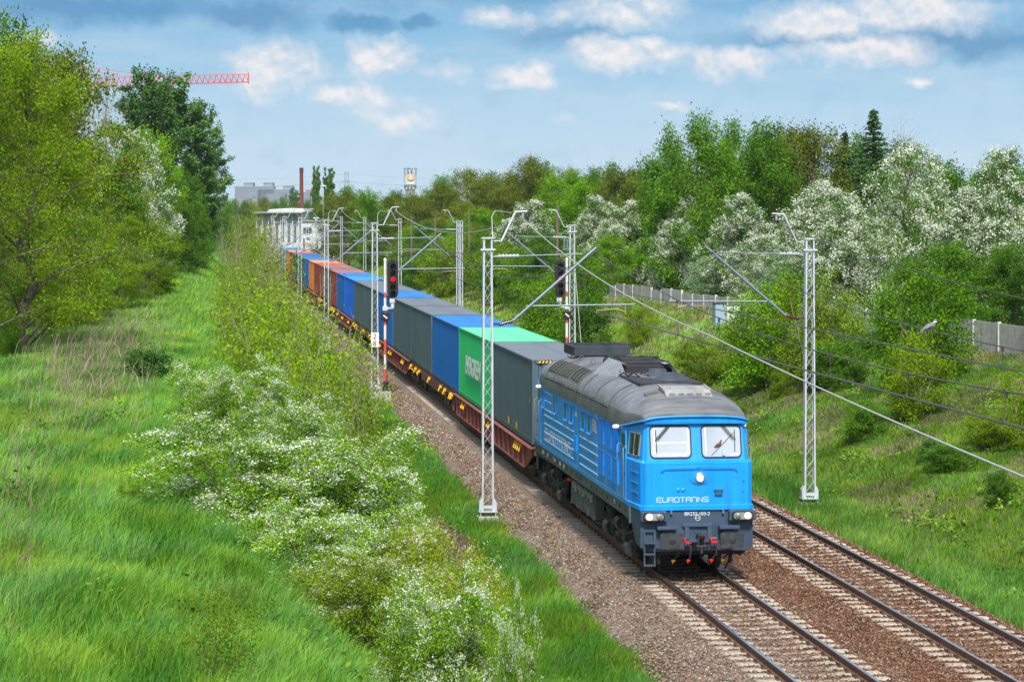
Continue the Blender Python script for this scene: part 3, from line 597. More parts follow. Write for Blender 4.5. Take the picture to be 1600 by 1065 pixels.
def build_kinds():
    bark = mat('bark_grey_brown', (.13, .1, .075), .9, var=.35, vscale=4., bump=.5, bscale=12.); bk2 = mat('bark_pale', (.3, .25, .19), .9, var=.3, vscale=5.); bk3 = mat('bark_dark', (.07, .05, .04), .9, var=.3)
    LG = leafmat('mid_green_leaf', (.022, .085, .006), (.17, .37, .025)); YL = leafmat('yellow_green_leaf', (.07, .14, .005), (.35, .52, .02), .42); DK = leafmat('dark_green_leaf', (.025, .09, .015), (.1, .24, .04), .28)
    OL = leafmat('olive_spring_leaf', (.05, .085, .008), (.27, .33, .03), .35); SPR = leafmat('needle', (.035, .09, .03), (.1, .2, .06), .15); BR = leafmat('vivid_leaf', (.035, .13, .005), (.28, .55, .018), .42)
    RD = leafmat('red_tipped_leaf', (.09, .17, .01), (.44, .58, .03), .4, odd=(.5, .09, .04)); FL = leafmat('hawthorn_blossom', (.55, .6, .45), (.88, .9, .8), .2, .7); HW = leafmat('hawthorn_leaf', (.02, .085, .008), (.19, .38, .035)); PO = leafmat('poplar_leaf', (.025, .09, .018), (.17, .33, .07), .3)
    SV = leafmat('silvery_leaf', (.13, .24, .09), (.36, .52, .27), .3)
    make_kind('broad0', 1, 9, 4, .12, 46, 9, 0, 30000, .17, 'round', 0, .5, .26, .16, bark=bark, leaf=LG, clumpy=.7)
    make_kind('broad1', 2, 9, 3.6, .08, 48, 9, 0, 30000, .16, 'oval', 0, .6, .24, .16, bark=bark, leaf=BR, clumpy=.7)
    make_kind('olive0', 3, 9, 4, .1, 46, 9, 0, 26000, .16, 'round', 0, .6, .26, .16, bark=bk3, leaf=OL, clumpy=.7)
    make_kind('olive1', 4, 9, 3.6, .2, 42, 9, 0, 17000, .16, 'dome', 0, .7, .26, .16, bark=bk3, leaf=OL, clumpy=.85)
    make_kind('spring0', 5, 10, 4, .14, 50, 12, 0, 46000, .088, 'round', .08, .5, .22, .17, tight=.75, bark=bark, leaf=YL, clumpy=.75)
    make_kind('spring1', 6, 10, 4, .05, 50, 12, 0, 44000, .092, 'oval', .05, .6, .22, .14, tight=.8, stems=3, multi=.25, bark=bark, leaf=YL, clumpy=.7)
    make_kind('poplar', 7, 16, 4, .16, 60, 9, 0, 26000, .26, 'oval', 0, .9, .24, .26, bark=bark, leaf=PO, clumpy=.8, tight=.7)
    make_kind('column', 8, 14, 1.6, .06, 70, 6, 0, 42000, .26, 'column', 0, 1.3, .3, .2, bark=bark, leaf=PO, clumpy=.7)
    make_kind('haw0', 9, 6, 3.4, .05, 44, 12, 0, 38000, .085, 'dome', .55, .5, .26, .12, stems=2, multi=.2, bark=bk3, leaf=HW, flower=FL, nflower=3000, fsize=.07, tight=.75)
    make_kind('haw1', 10, 6, 3.2, .08, 44, 12, 0, 38000, .085, 'round', .6, .5, .28, .12, stems=2, multi=.2, bark=bk3, leaf=HW, flower=FL, nflower=4000, fsize=.07, tight=.7)
    make_kind('hawnear0', 12, 4, 3, .03, 52, 15, 0, 76000, .07, 'dome', .6, .45, .26, .07, stems=4, multi=.35, bark=bk3, leaf=leafmat('young_hawthorn_leaf', (.06, .18, .008), (.4, .66, .04), .4), flower=FL, nflower=5200, fsize=.042, tight=.62)
    make_kind('hawnear1', 13, 4, 3, .03, 48, 15, 0, 64000, .064, 'dome', .6, .45, .28, .07, stems=4, multi=.4, bark=bk3, leaf=RD, flower=FL, nflower=2200, fsize=.034, tight=.7)
    make_kind('shrub0', 14, 3, 1.6, .02, 40, 10, 0, 17000, .085, 'dome', 0, .8, .3, .05, stems=5, multi=.4, bark=bk2, leaf=BR)
    make_kind('shrub1', 15, 3, 1.6, .02, 40, 10, 0, 15000, .085, 'oval', 0, .8, .3, .05, stems=5, multi=.4, bark=bk2, leaf=YL)
    make_kind('shrub2', 16, 3, 1.5, .02, 40, 9, 0, 15000, .09, 'round', 0, .6, .3, .05, stems=4, multi=.4, bark=bark, leaf=LG)
    make_kind('thicket0', 17, 5, 1.7, .1, 50, 7, 0, 7500, .1, 'vase', 0, 1.2, .42, .06, stems=7, multi=.45, bark=bk2, leaf=leafmat('sapling_leaf', (.09, .19, .008), (.42, .62, .03), .42), clumpy=.9)
    make_kind('thicket1', 18, 5, 1.6, .18, 44, 6, 0, 1900, .09, 'vase', 0, 1.4, .45, .055, stems=8, multi=.45, bark=bk2, leaf=OL, clumpy=.9)
    make_kind('dark', 20, 1.2, .9, .02, 26, 8, 0, 6500, .09, 'dome', 0, .5, .4, .03, stems=5, multi=.4, bark=bk2, leaf=DK)
    make_kind('silver', 21, 4, 2.2, .03, 40, 9, 0, 20000, .1, 'dome', .2, .5, .3, .06, stems=3, multi=.3, bark=bark, leaf=SV)
    make_kind('bare', 22, 10, 2.4, .2, 40, 10, 0, 900, .09, 'oval', 0, 1.1, .45, .12, bark=bk2, leaf=OL)
    make_kind('redtip', 23, 1.6, .9, .1, 26, 7, 0, 2600, .055, 'vase', 0, .8, .4, .008, stems=3, multi=.3, bark=bk3, leaf=leafmat('sapling_red_tip_leaf', (.05, .12, .01), (.2, .34, .025), .35, odd=(.5, .08, .04)), clumpy=.9)
    make_spruce('spruce', 24, 10, 2.2, SPR, bk3)

def place(kind, u, zc, vtop, wpx, name, label, cat='tree', group=None, vb=None, X=None, zoff=0., hmin=.3):
    """stands at depth zc in the direction of column u; its height and width from its outline"""
    if vb is not None:
        (x, y, z), zc = hit(u, vb)
    else:
        x, y, _ = pix(u, 330, zc=zc)
        z = gz(x, y)
    h = max(hmin, CAMH - (vtop - 330) * zc / FPX - z + zoff); w = wpx * zc / FPX
    return tree(kind, x, y, h, w, name, label, cat, group, z=z)
def build_plants():
    GR = []
    # --- left side, along the foot of the wood: (kind, u, depth, top v, width px, label)
    LT = [('spring0', 40, 98, 62, 330, 'tall yellow green spring tree with bare lower trunk at the left edge'),
          ('spring0', -60, 92, 40, 300, 'tall dense yellow green tree cut by the left edge of the picture'),
          ('olive0', 95, 150, 92, 210, 'olive green tree rising behind the tall yellow green tree on the left'),
          ('broad0', 15, 160, 55, 190, 'dark green tree top at the upper left corner'),
          ('spring1', 120, 118, 210, 230, 'bushy yellow green tree spreading low over the grass on the left'),
          ('bare', 165, 190, 130, 70, 'nearly leafless grey tree between the olive tree and the poplar'),
          ('bare', 140, 180, 112, 60, 'leafless twiggy tree under the crane jib'),
          ('haw0', 212, 185, 212, 130, 'white blossoming hawthorn high behind the yellow green trees on the left'),
          ('haw1', 120, 132, 320, 80, 'white blossoming hawthorn hanging over the grass on the left'),
          ('haw1', 170, 172, 290, 60, 'small hawthorn in flower between the left trees'),
          ('poplar', 215, 260, 112, 120, 'tall poplar, left one of the pair behind the wood'),
          ('poplar', 275, 265, 118, 150, 'tall dark poplar, right one of the pair behind the wood'),
          ('poplar', 312, 268, 165, 85, 'loose edge of a poplar leaning out to the right below the crane tip'),
          ('broad1', 240, 200, 215, 100, 'round vivid green tree in front of the tall poplars'),
          ('spring1', 225, 160, 292, 150, 'yellow green willow like bush leaning over the path'),
          ('spring1', 180, 138, 325, 150, 'yellow green bush with many thin stems beside the path'),
          ('broad0', 285, 225, 275, 85, 'dark green tree beside the far end of the grassy path'),
          ('spring1', 248, 195, 290, 80, 'light green tree overhanging the far path'),
          ('broad1', 300, 245, 300, 50, 'small green tree at the end of the path'),
          ('broad0', 318, 290, 310, 40, 'dark bushy tree closing the far end of the path'),
          ('spring1', 45, 112, 300, 210, 'low yellow green tree filling the space below the tall left trees'), ('broad1', 118, 126, 345, 150, 'vivid green low tree at the foot of the wood on the left'), ('broad0', 165, 150, 265, 130, 'mid green tree in the middle of the left wood'), ('broad0', 268, 205, 305, 90, 'dark green tree at the foot of the poplars'), ('olive0', 60, 135, 150, 180, 'olive green tree inside the wood on the left'),
          ('broad0', -40, 140, 90, 200, 'dark green tree inside the wood at the left edge')]
    for i, (k, u, d, vt, w, lab) in enumerate(LT): place(k, u, d, vt, w * 1.08, 'hawthorn' if k[:3] == 'haw' else 'poplar' if k == 'poplar' else 'broadleaf_tree', lab, 'tree', 'trees of the wood left of the railway')
    for (k, u, vb, vt, w, nm, lab) in [('shrub0', 250, 462, 405, 62, 'shrub', 'bright green sapling bush standing alone beside the grassy path'), ('shrub0', 12, 560, 490, 50, 'shrub', 'small bright green shrub at the left edge in the grass'), ('dark', 222, 604, 552, 84, 'dock_plant', 'dark green low bush in the middle of the grassy hill'),
                                  ('shrub2', 100, 480, 420, 110, 'shrub', 'green undergrowth below the trees on the left'), ('shrub2', 30, 500, 440, 90, 'shrub', 'dark undergrowth around the trunks at the left edge'), ('shrub2', 175, 462, 400, 90, 'shrub', 'green undergrowth below the yellow green bushes'),
                                  ('redtip', 335, 1075, 925, 150, 'hawthorn_sapling', 'young red tipped hawthorn sapling in the grass at the bottom'), ('redtip', 372, 960, 905, 90, 'hawthorn_sapling', 'small red tipped sapling at the foot of the flowering hawthorn'), ('shrub1', 205, 795, 758, 50, 'shrub', 'tiny yellowish sapling in the grass left of the hawthorns')]:
        place(k, u, 0, vt, w, nm, lab, 'shrub' if nm != 'dock_plant' else 'plant', vb=vb)
    # --- thicket of thin stems between the hill and the train
    TH = [('thicket0', 470, 68, 470, 150), ('thicket0', 420, 78, 430, 160), ('thicket0', 520, 72, 500, 150), ('thicket1', 555, 78, 480, 130), ('thicket0', 395, 90, 420, 115), ('thicket1', 450, 92, 400, 130), ('thicket1', 420, 105, 370, 120), ('thicket0', 385, 112, 360, 100),
          ('thicket1', 395, 125, 340, 100), ('thicket1', 378, 140, 335, 80), ('thicket0', 430, 130, 375, 90), ('thicket1', 382, 165, 318, 75), ('thicket0', 400, 170, 325, 70), ('thicket1', 372, 200, 318, 60), ('thicket0', 385, 215, 330, 55), ('thicket1', 415, 210, 335, 60), ('thicket1', 400, 240, 325, 50), ('thicket0', 372, 105, 405, 80), ('thicket1', 480, 110, 420, 90), ('thicket1', 570, 66, 560, 110), ('thicket1', 425, 255, 345, 45), ('thicket1', 395, 200, 332, 60), ('thicket1', 438, 230, 352, 45)]
    for k, u, d, vt, w in TH:
        o = place(k, u, d, vt, w, 'thin_stemmed_shrub', 'yellow green shrub with many thin stems in the thicket' if k == 'thicket0' else 'nearly bare brown twiggy shrub in the thicket left of the train', 'shrub', 'thin stemmed shrubs in the thicket' if k == 'thicket0' else 'bare twiggy shrubs in the thicket'); GR.append(o)
    for (k, u, d, vt, w, lab) in [('shrub0', 505, 74, 545, 150, 'bright green bush at the foot of the thin stemmed thicket'), ('shrub2', 560, 76, 590, 110, 'leafy bush between the thicket and the mast marked 28'), ('shrub0', 430, 80, 520, 130, 'bright green bush under the thicket on the hill edge'),
                                  ('shrub1', 592, 62, 668, 118, 'light yellow green willow bush beside the ditch'), ('shrub2', 500, 84, 560, 120, 'mid green bush low in the thicket'), ('shrub1', 400, 98, 480, 90, 'yellowish bush on the hill edge beside the thicket'), ('shrub0', 385, 112, 440, 80, 'vivid green bush on the hill edge farther along the thicket'), ('shrub0', 415, 88, 470, 110, 'vivid green bush among the bare stems of the thicket'), ('shrub1', 470, 88, 500, 110, 'yellow green bush in the middle of the thicket'), ('shrub0', 460, 96, 490, 90, 'vivid green bush in front of the train in the thicket')]:
        place(k, u, d, vt, w, 'shrub', lab, 'shrub')
    # --- flowering hawthorns in the foreground
    HN = [('hawnear0', 450, 47.5, 672, 430, 'large rounded hawthorn bush covered in white blossom in the foreground'), ('hawnear0', 350, 61, 572, 210, 'blossoming hawthorn with upright sprays, farthest of the foreground bushes'), ('hawnear0', 450, 57, 622, 260, 'white flowering hawthorn behind the largest bush'),
          ('hawnear0', 560, 51, 690, 230, 'white flowering hawthorn on the ditch side of the largest bush'), ('hawnear1', 660, 43, 812, 250, 'yellow green hawthorn with few flowers beside the ditch'), ('hawnear1', 570, 40, 862, 330, 'yellowish hawthorn with reddish tips at the bottom centre'),
          ('hawnear0', 690, 37, 905, 290, 'hawthorn in white flower at the bottom edge of the picture'), ('hawnear0', 800, 35.5, 965, 110, 'narrow hawthorn with upright flowering shoot beside the ditch grass'), ('hawnear0', 530, 43.5, 795, 300, 'dense flowering hawthorn in front of the largest bush')]
    for k, u, d, vt, w, lab in HN: place(k, u, d, vt, w * 1.05, 'hawthorn_bush', lab, 'shrub', 'flowering hawthorns on the foreground slope')
    # --- right side beyond the fence
    RT = [('broad0', 1085, 170, 198, 150, 'tall green tree with dark trunk left of the right hand hawthorns'), ('broad1', 1135, 176, 235, 120, 'vivid green tree beside the tall dark trunked tree'), ('broad0', 1195, 175, 208, 150, 'mid green tree behind the hawthorns right of the dark trunked tree'), ('olive0', 1270, 180, 208, 150, 'olive tree in the middle of the skyline behind the hawthorns'),
          ('broad0', 1150, 185, 205, 110, 'dark green tree on the skyline behind the right hand trees'), ('spruce', 1365, 172, 170, 205, 'tall dark spruce standing above the trees on the right'), ('spruce', 1320, 182, 205, 150, 'smaller spruce left of the tall spruce'), ('bare', 1412, 165, 195, 60, 'thin birch like tree right of the tall spruce'),
          ('haw1', 1175, 154, 285, 140, 'hawthorn white with blossom, leftmost behind the fence on the right'), ('haw1', 1250, 150, 262, 170, 'hawthorn white with blossom behind the right hand mast'), ('haw1', 1335, 138, 275, 160, 'hawthorn in full flower between the mast and the spruce'), ('haw0', 1420, 130, 240, 180, 'tall hawthorn in flower below the spruce'),
          ('haw1', 1500, 120, 270, 190, 'wide hawthorn in flower on the right'), ('haw0', 1570, 126, 238, 190, 'tall hawthorn with blossom near the right edge'), ('haw1', 1640, 118, 225, 180, 'hawthorn with blossom cut by the right edge of the picture'), ('haw0', 1430, 140, 232, 150, 'hawthorn blossoming high behind its neighbours'), ('haw0', 1200, 148, 370, 130, 'low hawthorn hanging over the fence left of the mast'),
          ('haw0', 1300, 140, 360, 150, 'low hawthorn with sparse blossom behind the mast'), ('broad0', 1480, 116, 385, 180, 'dark leafy tree under the hawthorns near the right fence'), ('broad0', 1580, 112, 390, 160, 'dark leafy bush under the hawthorns at the right edge'), ('silver', 1120, 160, 395, 100, 'silvery green bush beside the grey cabinet'), ('silver', 1230, 142, 400, 120, 'pale silvery bush below the hawthorns'),
          ('haw1', 1050, 170, 290, 120, 'hawthorn with white blossom left of the tall dark trunked tree'), ('broad1', 1020, 185, 375, 120, 'vivid green rounded tree behind the left end of the fence'), ('haw1', 985, 190, 300, 120, 'white hawthorn above the fence end'), ('haw0', 930, 205, 310, 110, 'white hawthorn among green trees in the middle distance'),
          ('broad1', 960, 195, 370, 110, 'vivid green tree right of the signal'), ('haw1', 815, 230, 300, 120, 'large whitish hawthorn behind the mast arm left of the signal'), ('broad0', 850, 215, 370, 110, 'green bushy tree behind the right hand signal'), ('broad1', 880, 250, 275, 110, 'bright green tree on the middle skyline'), ('broad1', 760, 260, 330, 100, 'bright green tree right of the double mast'),
          ('spruce', 1630, 105, 165, 90, 'tree branches reaching in at the right edge above the hawthorns'), ('olive0', 1235, 190, 206, 130, 'brownish green tree in the skyline gap behind the hawthorns'), ('broad0', 1345, 190, 225, 110, 'dark tree between the two spruces'), ('broad0', 1400, 185, 235, 120, 'green tree filling the skyline right of the tall spruce'), ('broad0', 1475, 178, 262, 150, 'green tree behind the wide hawthorn on the right'), ('broad1', 1560, 170, 255, 140, 'green tree behind the hawthorn near the right edge'), ('broad0', 1050, 190, 250, 130, 'green tree filling the skyline left of the dark trunked tree'), ('olive0', 960, 235, 272, 110, 'olive tree on the skyline behind the fence end'), ('broad1', 905, 240, 290, 110, 'bright green tree behind the right hand signal on the skyline')]
    for k, u, d, vt, w, lab in RT: place(k, u, d, vt, w * 1.1, 'hawthorn' if k[:3] == 'haw' else 'spruce' if k == 'spruce' else 'broadleaf_tree', lab, 'tree', 'trees above the cutting right of the railway')
    MT = [('olive0', 690, 330, 290, 75), ('olive0', 730, 345, 268, 80), ('olive1', 765, 340, 280, 80), ('olive0', 825, 320, 250, 95), ('olive1', 800, 330, 272, 80), ('broad0', 850, 330, 262, 70), ('broad0', 960, 300, 264, 80), ('olive0', 1000, 290, 268, 80), ('broad0', 930, 310, 270, 60), ('olive0', 650, 340, 308, 70), ('olive0', 610, 350, 310, 70), ('broad1', 580, 345, 302, 60), ('olive1', 545, 360, 300, 70), ('olive1', 1030, 280, 275, 60), ('olive0', 890, 320, 268, 70), ('olive0', 790, 300, 300, 90), ('olive0', 720, 310, 318, 90), ('olive1', 520, 380, 305, 60)]
    for k, u, d, vt, w in MT: GR.append(place(k, u, d, vt, w * 1.15, 'woodland_tree', 'olive brown tree in the distant wood right of the railway' if k[0] == 'o' else 'dark green tree in the distant wood right of the railway', 'tree', 'olive trees of the distant wood' if k[0] == 'o' else 'dark trees of the distant wood'))
    for u, d, vt, w, lab in [(1385, 300, 268, 1, '')][:0]: pass
    # lower vivid bushes along the cutting between the masts
    rr = random.Random(7)
    for i in range(26):
        y = 172 + i * 6.2; x = 15.2 + rr.uniform(-2., 4.); k = rr.choice(['broad1', 'shrub0', 'shrub1', 'broad1', 'broad0', 'haw0'])
        lab = {'b': 'leafy green tree low on the cutting side beyond the signals', 's': 'bright bush low on the cutting side beyond the signals', 'h': 'small hawthorn low on the cutting side beyond the signals'}[k[0]]
        h = rr.uniform(3.2, 5.5); GR.append(tree(k, x, y, h, h * rr.uniform(.9, 1.3), 'cutting_tree', lab, 'tree', {'b': 'leafy green trees low on the cutting side', 's': 'bright bushes low on the cutting side', 'h': 'small hawthorns low on the cutting side'}[k[0]]))
    # distinct bushes on the slope
    for (k, u, vb, vt, w, lab) in [('shrub0', 1205, 605, 430, 165, 'large yellow green bush on the slope left of the right hand mast'), ('shrub1', 1280, 600, 440, 130, 'dense green bush behind the right hand mast on the slope'), ('shrub0', 1440, 600, 412, 165, 'tall reddish tipped bush below the fence on the right'), ('shrub1', 1425, 655, 530, 120, 'round bright green bush on the slope under the pigeon'),
                                   ('shrub1', 1100, 605, 535, 105, 'pale yellow bush on the slope behind the locomotive'), ('shrub1', 1165, 590, 505, 90, 'yellowish bush between the locomotive and the mast'), ('silver', 1330, 560, 470, 90, 'bush with small white flowers on the slope'), ('shrub2', 1490, 735, 690, 90, 'low spreading bush on the right slope'), ('dark', 1448, 725, 690, 40, 'tiny dark green conifer on the right slope'),
                                   ('shrub1', 1605, 700, 590, 90, 'bright yellow leaved shrub at the right edge'), ('shrub1', 1545, 700, 640, 80, 'small light bush near the right edge'), ('shrub2', 1390, 560, 470, 90, 'green bush in front of the fence on the right'), ('shrub2', 1540, 530, 470, 70, 'leafy shrub growing through the fence on the right'),
                                   ('shrub0', 850, 545, 420, 110, 'green bush on the slope under the long mast arm'), ('shrub2', 905, 560, 450, 90, 'dark green bush behind the right hand signal mast'), ('shrub1', 700, 470, 380, 90, 'yellow green bush behind the double mast'), ('shrub2', 655, 455, 390, 70, 'green bush on the cutting behind the train'),
                                   ('shrub1', 1000, 540, 470, 60, 'small yellowish bush on the slope above the locomotive')]:
        place(k, u, 0, vt, w * 1.1, 'slope_bush', lab, 'shrub', 'bushes on the cutting slope', vb=vb)
    for i in range(15):
        x = 8.8 + 9.5 * rr.random() ** .8; y = 62 + 62 * rr.random(); k = rr.choice(['shrub1', 'shrub0', 'shrub2', 'silver', 'thicket0']); h = rr.uniform(.7, 1.9) * (1.2 if x > 14 else .8)
        GR.append(tree(k, x, y, h, h * rr.uniform(.8, 1.5), 'slope_sapling', 'small leafy sapling scattered over the cutting slope', 'shrub', 'small saplings on the cutting slope'))
    # far columns of poplar and the tree belt behind the station
    for u, d, vt, w, lab in [(496, 460, 258, 15, 'tall narrow poplar right of the brick chimney, left one'), (512, 462, 261, 19, 'tall narrow poplar right of the brick chimney, right one'), (458, 900, 293, 10, 'small dark poplar left of the chimney in the distance'), (463, 900, 296, 9, 'second small dark poplar left of the chimney')]:
        place('column', u, d, vt, w, 'poplar', lab, 'tree')
    for i in range(18):
        u = 352 + i * 18 + rr.uniform(-5, 5); d = rr.uniform(520, 900); GR.append(place(rr.choice(['broad0', 'olive0', 'olive1']), u, d, rr.uniform(308, 318), rr.uniform(34, 54), 'belt_tree', 'small tree in the far belt behind the station buildings', 'tree', 'trees of the far belt behind the station'))
    for i in range(16):
        u = 540 + i * 75 + rr.uniform(-15, 15); d = rr.uniform(420, 520); GR.append(place(rr.choice(['broad0', 'olive0']), u, d, (306 if u < 660 else 285) - 8 * rr.random(), 90, 'backing_tree', 'tree of the dense wood behind the railway cutting', 'tree', 'trees of the dense wood behind the cutting'))
    # reeds: brown stems standing at the foot of the thicket
    rd = MB(); reed = mat('dead_reed', (.32, .2, .12), .9, var=.3)
    for i in range(46):
        u = rr.uniform(470, 600); (x, y, z) = pix(u, 330, zc=rr.uniform(60, 70)); z = gz(x, y); h = rr.uniform(.8, 1.9); l = rr.uniform(-.3, .3)
        rd.tube([(x, y, z - .05), (x + l * .4, y, z + h * .6), (x + l, y + .05, z + h)], [.012, .009, .004], 4); rd.tube([(x + l * .8, y, z + h * .85), (x + l * 1.05, y + .05, z + h + .18)], [.022, .008], 4)
    tag(rd.build('dead_reeds', [reed]), 'brown dead reed stems standing at the foot of the thicket', 'reeds', kind='stuff')

    ORD = 'first second third fourth fifth sixth seventh eighth ninth tenth eleventh twelfth thirteenth fourteenth fifteenth sixteenth seventeenth eighteenth'.split()
    by = {}
    for o in GR: by.setdefault(o['group'], []).append(o)
    for g, os_ in by.items():
        os_.sort(key=lambda o: proj(*o.location)[0])
        for i, o in enumerate(os_):
            if i < 18 and len(os_) <= 18: o['label'] = ORD[i] + ' from the left: ' + o['label'] if len(o['label'].split()) < 13 else o['label']
# ------------------------------------------------------------------ locomotive
def fonttext(name, txt, size, m, par, loc, rot, bold=.0):
    cu = bpy.data.curves.new('tmp', 'FONT'); cu.body = txt; cu.size = size; cu.extrude = .002; cu.offset = bold
    ob = bpy.data.objects.new('tmp', cu); me = bpy.data.meshes.new_from_object(ob); bpy.data.objects.remove(ob); bpy.data.curves.remove(cu); me.materials.clear(); me.materials.append(m)
    o = link(name, me, par, loc); o.rotation_euler = rot; return o
def build_loco():
    L = 18.2
    o = empty('diesel_locomotive', (0, 57.6, 0)); tag(o, 'bright blue diesel locomotive with grey roof at the head of the container train', 'locomotive')
    blue = mat('loco_blue_paint', (.002, .3, .9), .38, var=.1, vscale=1.2, streak=(3, 3, .25), dirt=(.008, .19, .5, .55), coat=.25)
    dblue = mat('loco_louvre_shade_blue', (.004, .07, .24), .6); rib = mat('loco_rib_highlight', (.4, .72, .95), .4)  # recess blue paints shade between louvre slats; rib blue paints the ribs' highlights
    roofm = mat('loco_roof_grey', (.17, .175, .185), .4, .1, var=.5, vscale=.9, bump=.15, streak=(.6, 5, 5), dirt=(.07, .068, .066, .52))
    roofe = mat('loco_roof_edge', (.1, .11, .1), .6, .1, var=.4, vscale=1.5, dirt=(.2, .2, .2, .6)); soot = mat('loco_soot_black', (.018, .018, .02), .6, var=.4, bump=.3)
    slate = mat('loco_frame_slate', (.045, .075, .125), .5, var=.2, vscale=2., dirt=(.03, .04, .055, .55)); under = mat('loco_underframe_grey', (.1, .12, .115), .6, var=.3, vscale=2., dirt=(.05, .05, .045, .5))
    blk = mat('black_rubber', (.012, .012, .013), .6); run = mat('running_gear_black', (.022, .024, .026), .55, var=.5, vscale=5., bump=.4); white = mat('white_paint', (.8, .82, .84), .5); alu = mat('brushed_aluminium', (.5, .52, .53), .35, .8)
    glass = mat('windscreen_glass_sky_tint', (.4, .46, .53), .07, spec=.9, var=.1, vscale=1.2, coat=.6); sgl = mat('side_glass', (.012, .02, .014), .12, spec=.5, coat=.1, var=.5, vscale=1.)  # pale windscreen paints reflected sky and bright cab; green side glass paints reflected trees
    red = mat('signal_red_paint', (.75, .01, .015), .45); yel = mat('yellow_paint', (.85, .48, .01), .45, var=.15); vent = mat('cast_vent_grey', (.34, .34, .32), .6, .2, var=.3, vscale=8., bump=.4)
    # body shell: stacked outlines
    def ring(z, a, y0, y1, zf=None, w=1.475, c=.1):
        P = [(-a + c, y0, z if zf is None else zf), (a - c, y0, z if zf is None else zf), (a, y0 + c, z if zf is None else zf), (w, y1, z), (w, L - y1, z), (a, L - y0 - c, z if zf is None else zf)]
        return P + [(-x, y, zz) for x, y, zz in ((a - c, L - y0, P[0][2]),)] and [P[0], P[1], P[2], P[3], P[4], P[5], (a - c, L - y0, P[0][2]), (-a + c, L - y0, P[0][2]), (-a, L - y0 - c, P[0][2]), (-w, L - y1, z), (-w, y1, z), (-a, y0 + c, P[0][2])]
    m = MB(); m.loft([ring(1.6, 1.36, -.03, 1.3), ring(1.7, 1.36, -.03, 1.3), ring(1.72, 1.325, .0, 1.3, w=1.465), ring(2.7, 1.33, .0, 1.3, w=1.465), ring(2.75, 1.27, .1, 1.7, w=1.465), ring(3.46, 1.2, .3, 1.8, zf=3.64, w=1.465, c=.07)])
    m.build('body', [blue], o)
    # roof loft
    NS = 20
    def sect(y):
        ys = [.17, .32, .55, 1., 1.7, 2.5, 4, 6.2]; W = [1.23, 1.26, 1.3, 1.38, 1.5, 1.515, 1.515, 1.515]; E_ = [3.66, 3.655, 3.62, 3.55, 3.44, 3.41, 3.41, 3.41]; C_ = [3.78, 3.93, 4.06, 4.17, 4.25, 4.31, 4.36, 4.4]
        yy = min(y, L - y); return np.interp(yy, ys, W), np.interp(yy, ys, E_), np.interp(yy, ys, C_)
    def rp(y, k, off=0.):
        """k from -1 (left eave) to 1 (right eave); point on the roof skin"""
        w, e, c = sect(y); a = (1 - k) * math.pi / 2; ca, sa = math.cos(a), math.sin(a); n = 1.55
        x = (w) * math.copysign(abs(ca) ** (1 / n * 1.15), ca); z = e + (c - e) * abs(sa) ** (1 / n * 1.25)
        nx, nz = ca, sa * 1.2; q = math.hypot(nx, nz); return (x + off * nx / q, y, z + off * nz / q)
    ys = [.17, .24, .32, .43, .55, .75, 1., 1.3, 1.7, 2.1, 2.5, 3.2, 4, 5, 6.2] + [6.2 + (L - 12.4) * i / 8 for i in range(1, 9)]; ys += [L - y for y in reversed(ys[:14])]
    rings = [[rp(y, -1 + 2 * k / NS) for k in range(NS + 1)] for y in ys]; m = MB(); V = [p for r in rings for p in r]; F = []; MI = []
    for i in range(len(ys) - 1):
        for k in range(NS): F.append((i * (NS + 1) + k, i * (NS + 1) + k + 1, (i + 1) * (NS + 1) + k + 1, (i + 1) * (NS + 1) + k)); MI.append(1 if (k < 2 or k > NS - 3 or i < 1) else 0)
    m._add(V, F, True); m.mi = MI
    r = m.build('roof', [roofm, roofe], o)
    for s, yv in ((0, .17), (1, L - .17)): r2 = MB(); r2._add([rp(yv, -1 + 2 * k / NS) for k in range(NS + 1)] + [(rp(yv, -1)[0], yv + (.02 if not s else -.02), 3.6), (rp(yv, 1)[0], yv, 3.6)][::-1], [tuple(range(NS + 3))]); r2.build('roof_end', [blue], o)
    # blue visor rim following the roof edge round the cab
    for sgn in (0, 1):
        v = MB(); f = lambda y: L - y if sgn else y
        pts = [(-1.5, 1.95, 3.42)] + [(rp(y, -1)[0], y, rp(y, -1)[2]) for y in (1.6, 1., .55, .3)] + [(rp(.14, -1 + 2 * k / NS)[0], .14, rp(.14, -1 + 2 * k / NS)[2]) for k in range(1, NS)] + [(rp(y, 1)[0], y, rp(y, 1)[2]) for y in (.3, .55, 1., 1.6)] + [(1.5, 1.95, 3.42)]
        v.tube([(x, f(y), z) for x, y, z in pts], .028, 6); v.build('cab_visor', [blue], o)
    # roof bands, hatch lines
    m = MB()
    for y, k0, k1, rr in ((15.3, -.84, -.3, .014), (13.55, -.8, -.2, .016), (12.7, -.62, -.3, .014), (10.95, -.86, -.1, .03), (9.15, -.86, -.1, .03), (8.2, -.86, -.3, .02), (6.05, -.8, -.2, .014), (3.9, -.84, -.3, .014)):
        for s in (1, -1): m.tube([rp(y, s * (k0 + (k1 - k0) * i / 8), .012) for i in range(9)], rr, 5)
    for s in (1, -1): m.tube([rp(3.9 + i * (15.3 - 3.9) / 14, s * -.83, .01) for i in range(15)], .012, 5)
    for y in (15.6, 13.3, 11.2, 8.9, 6.4):
        for s in (1, -1): m.torus(rp(y, -.22 * s, .07), .06, .014, 10, 'y')
    m.build('roof_bands', [roofe], o)
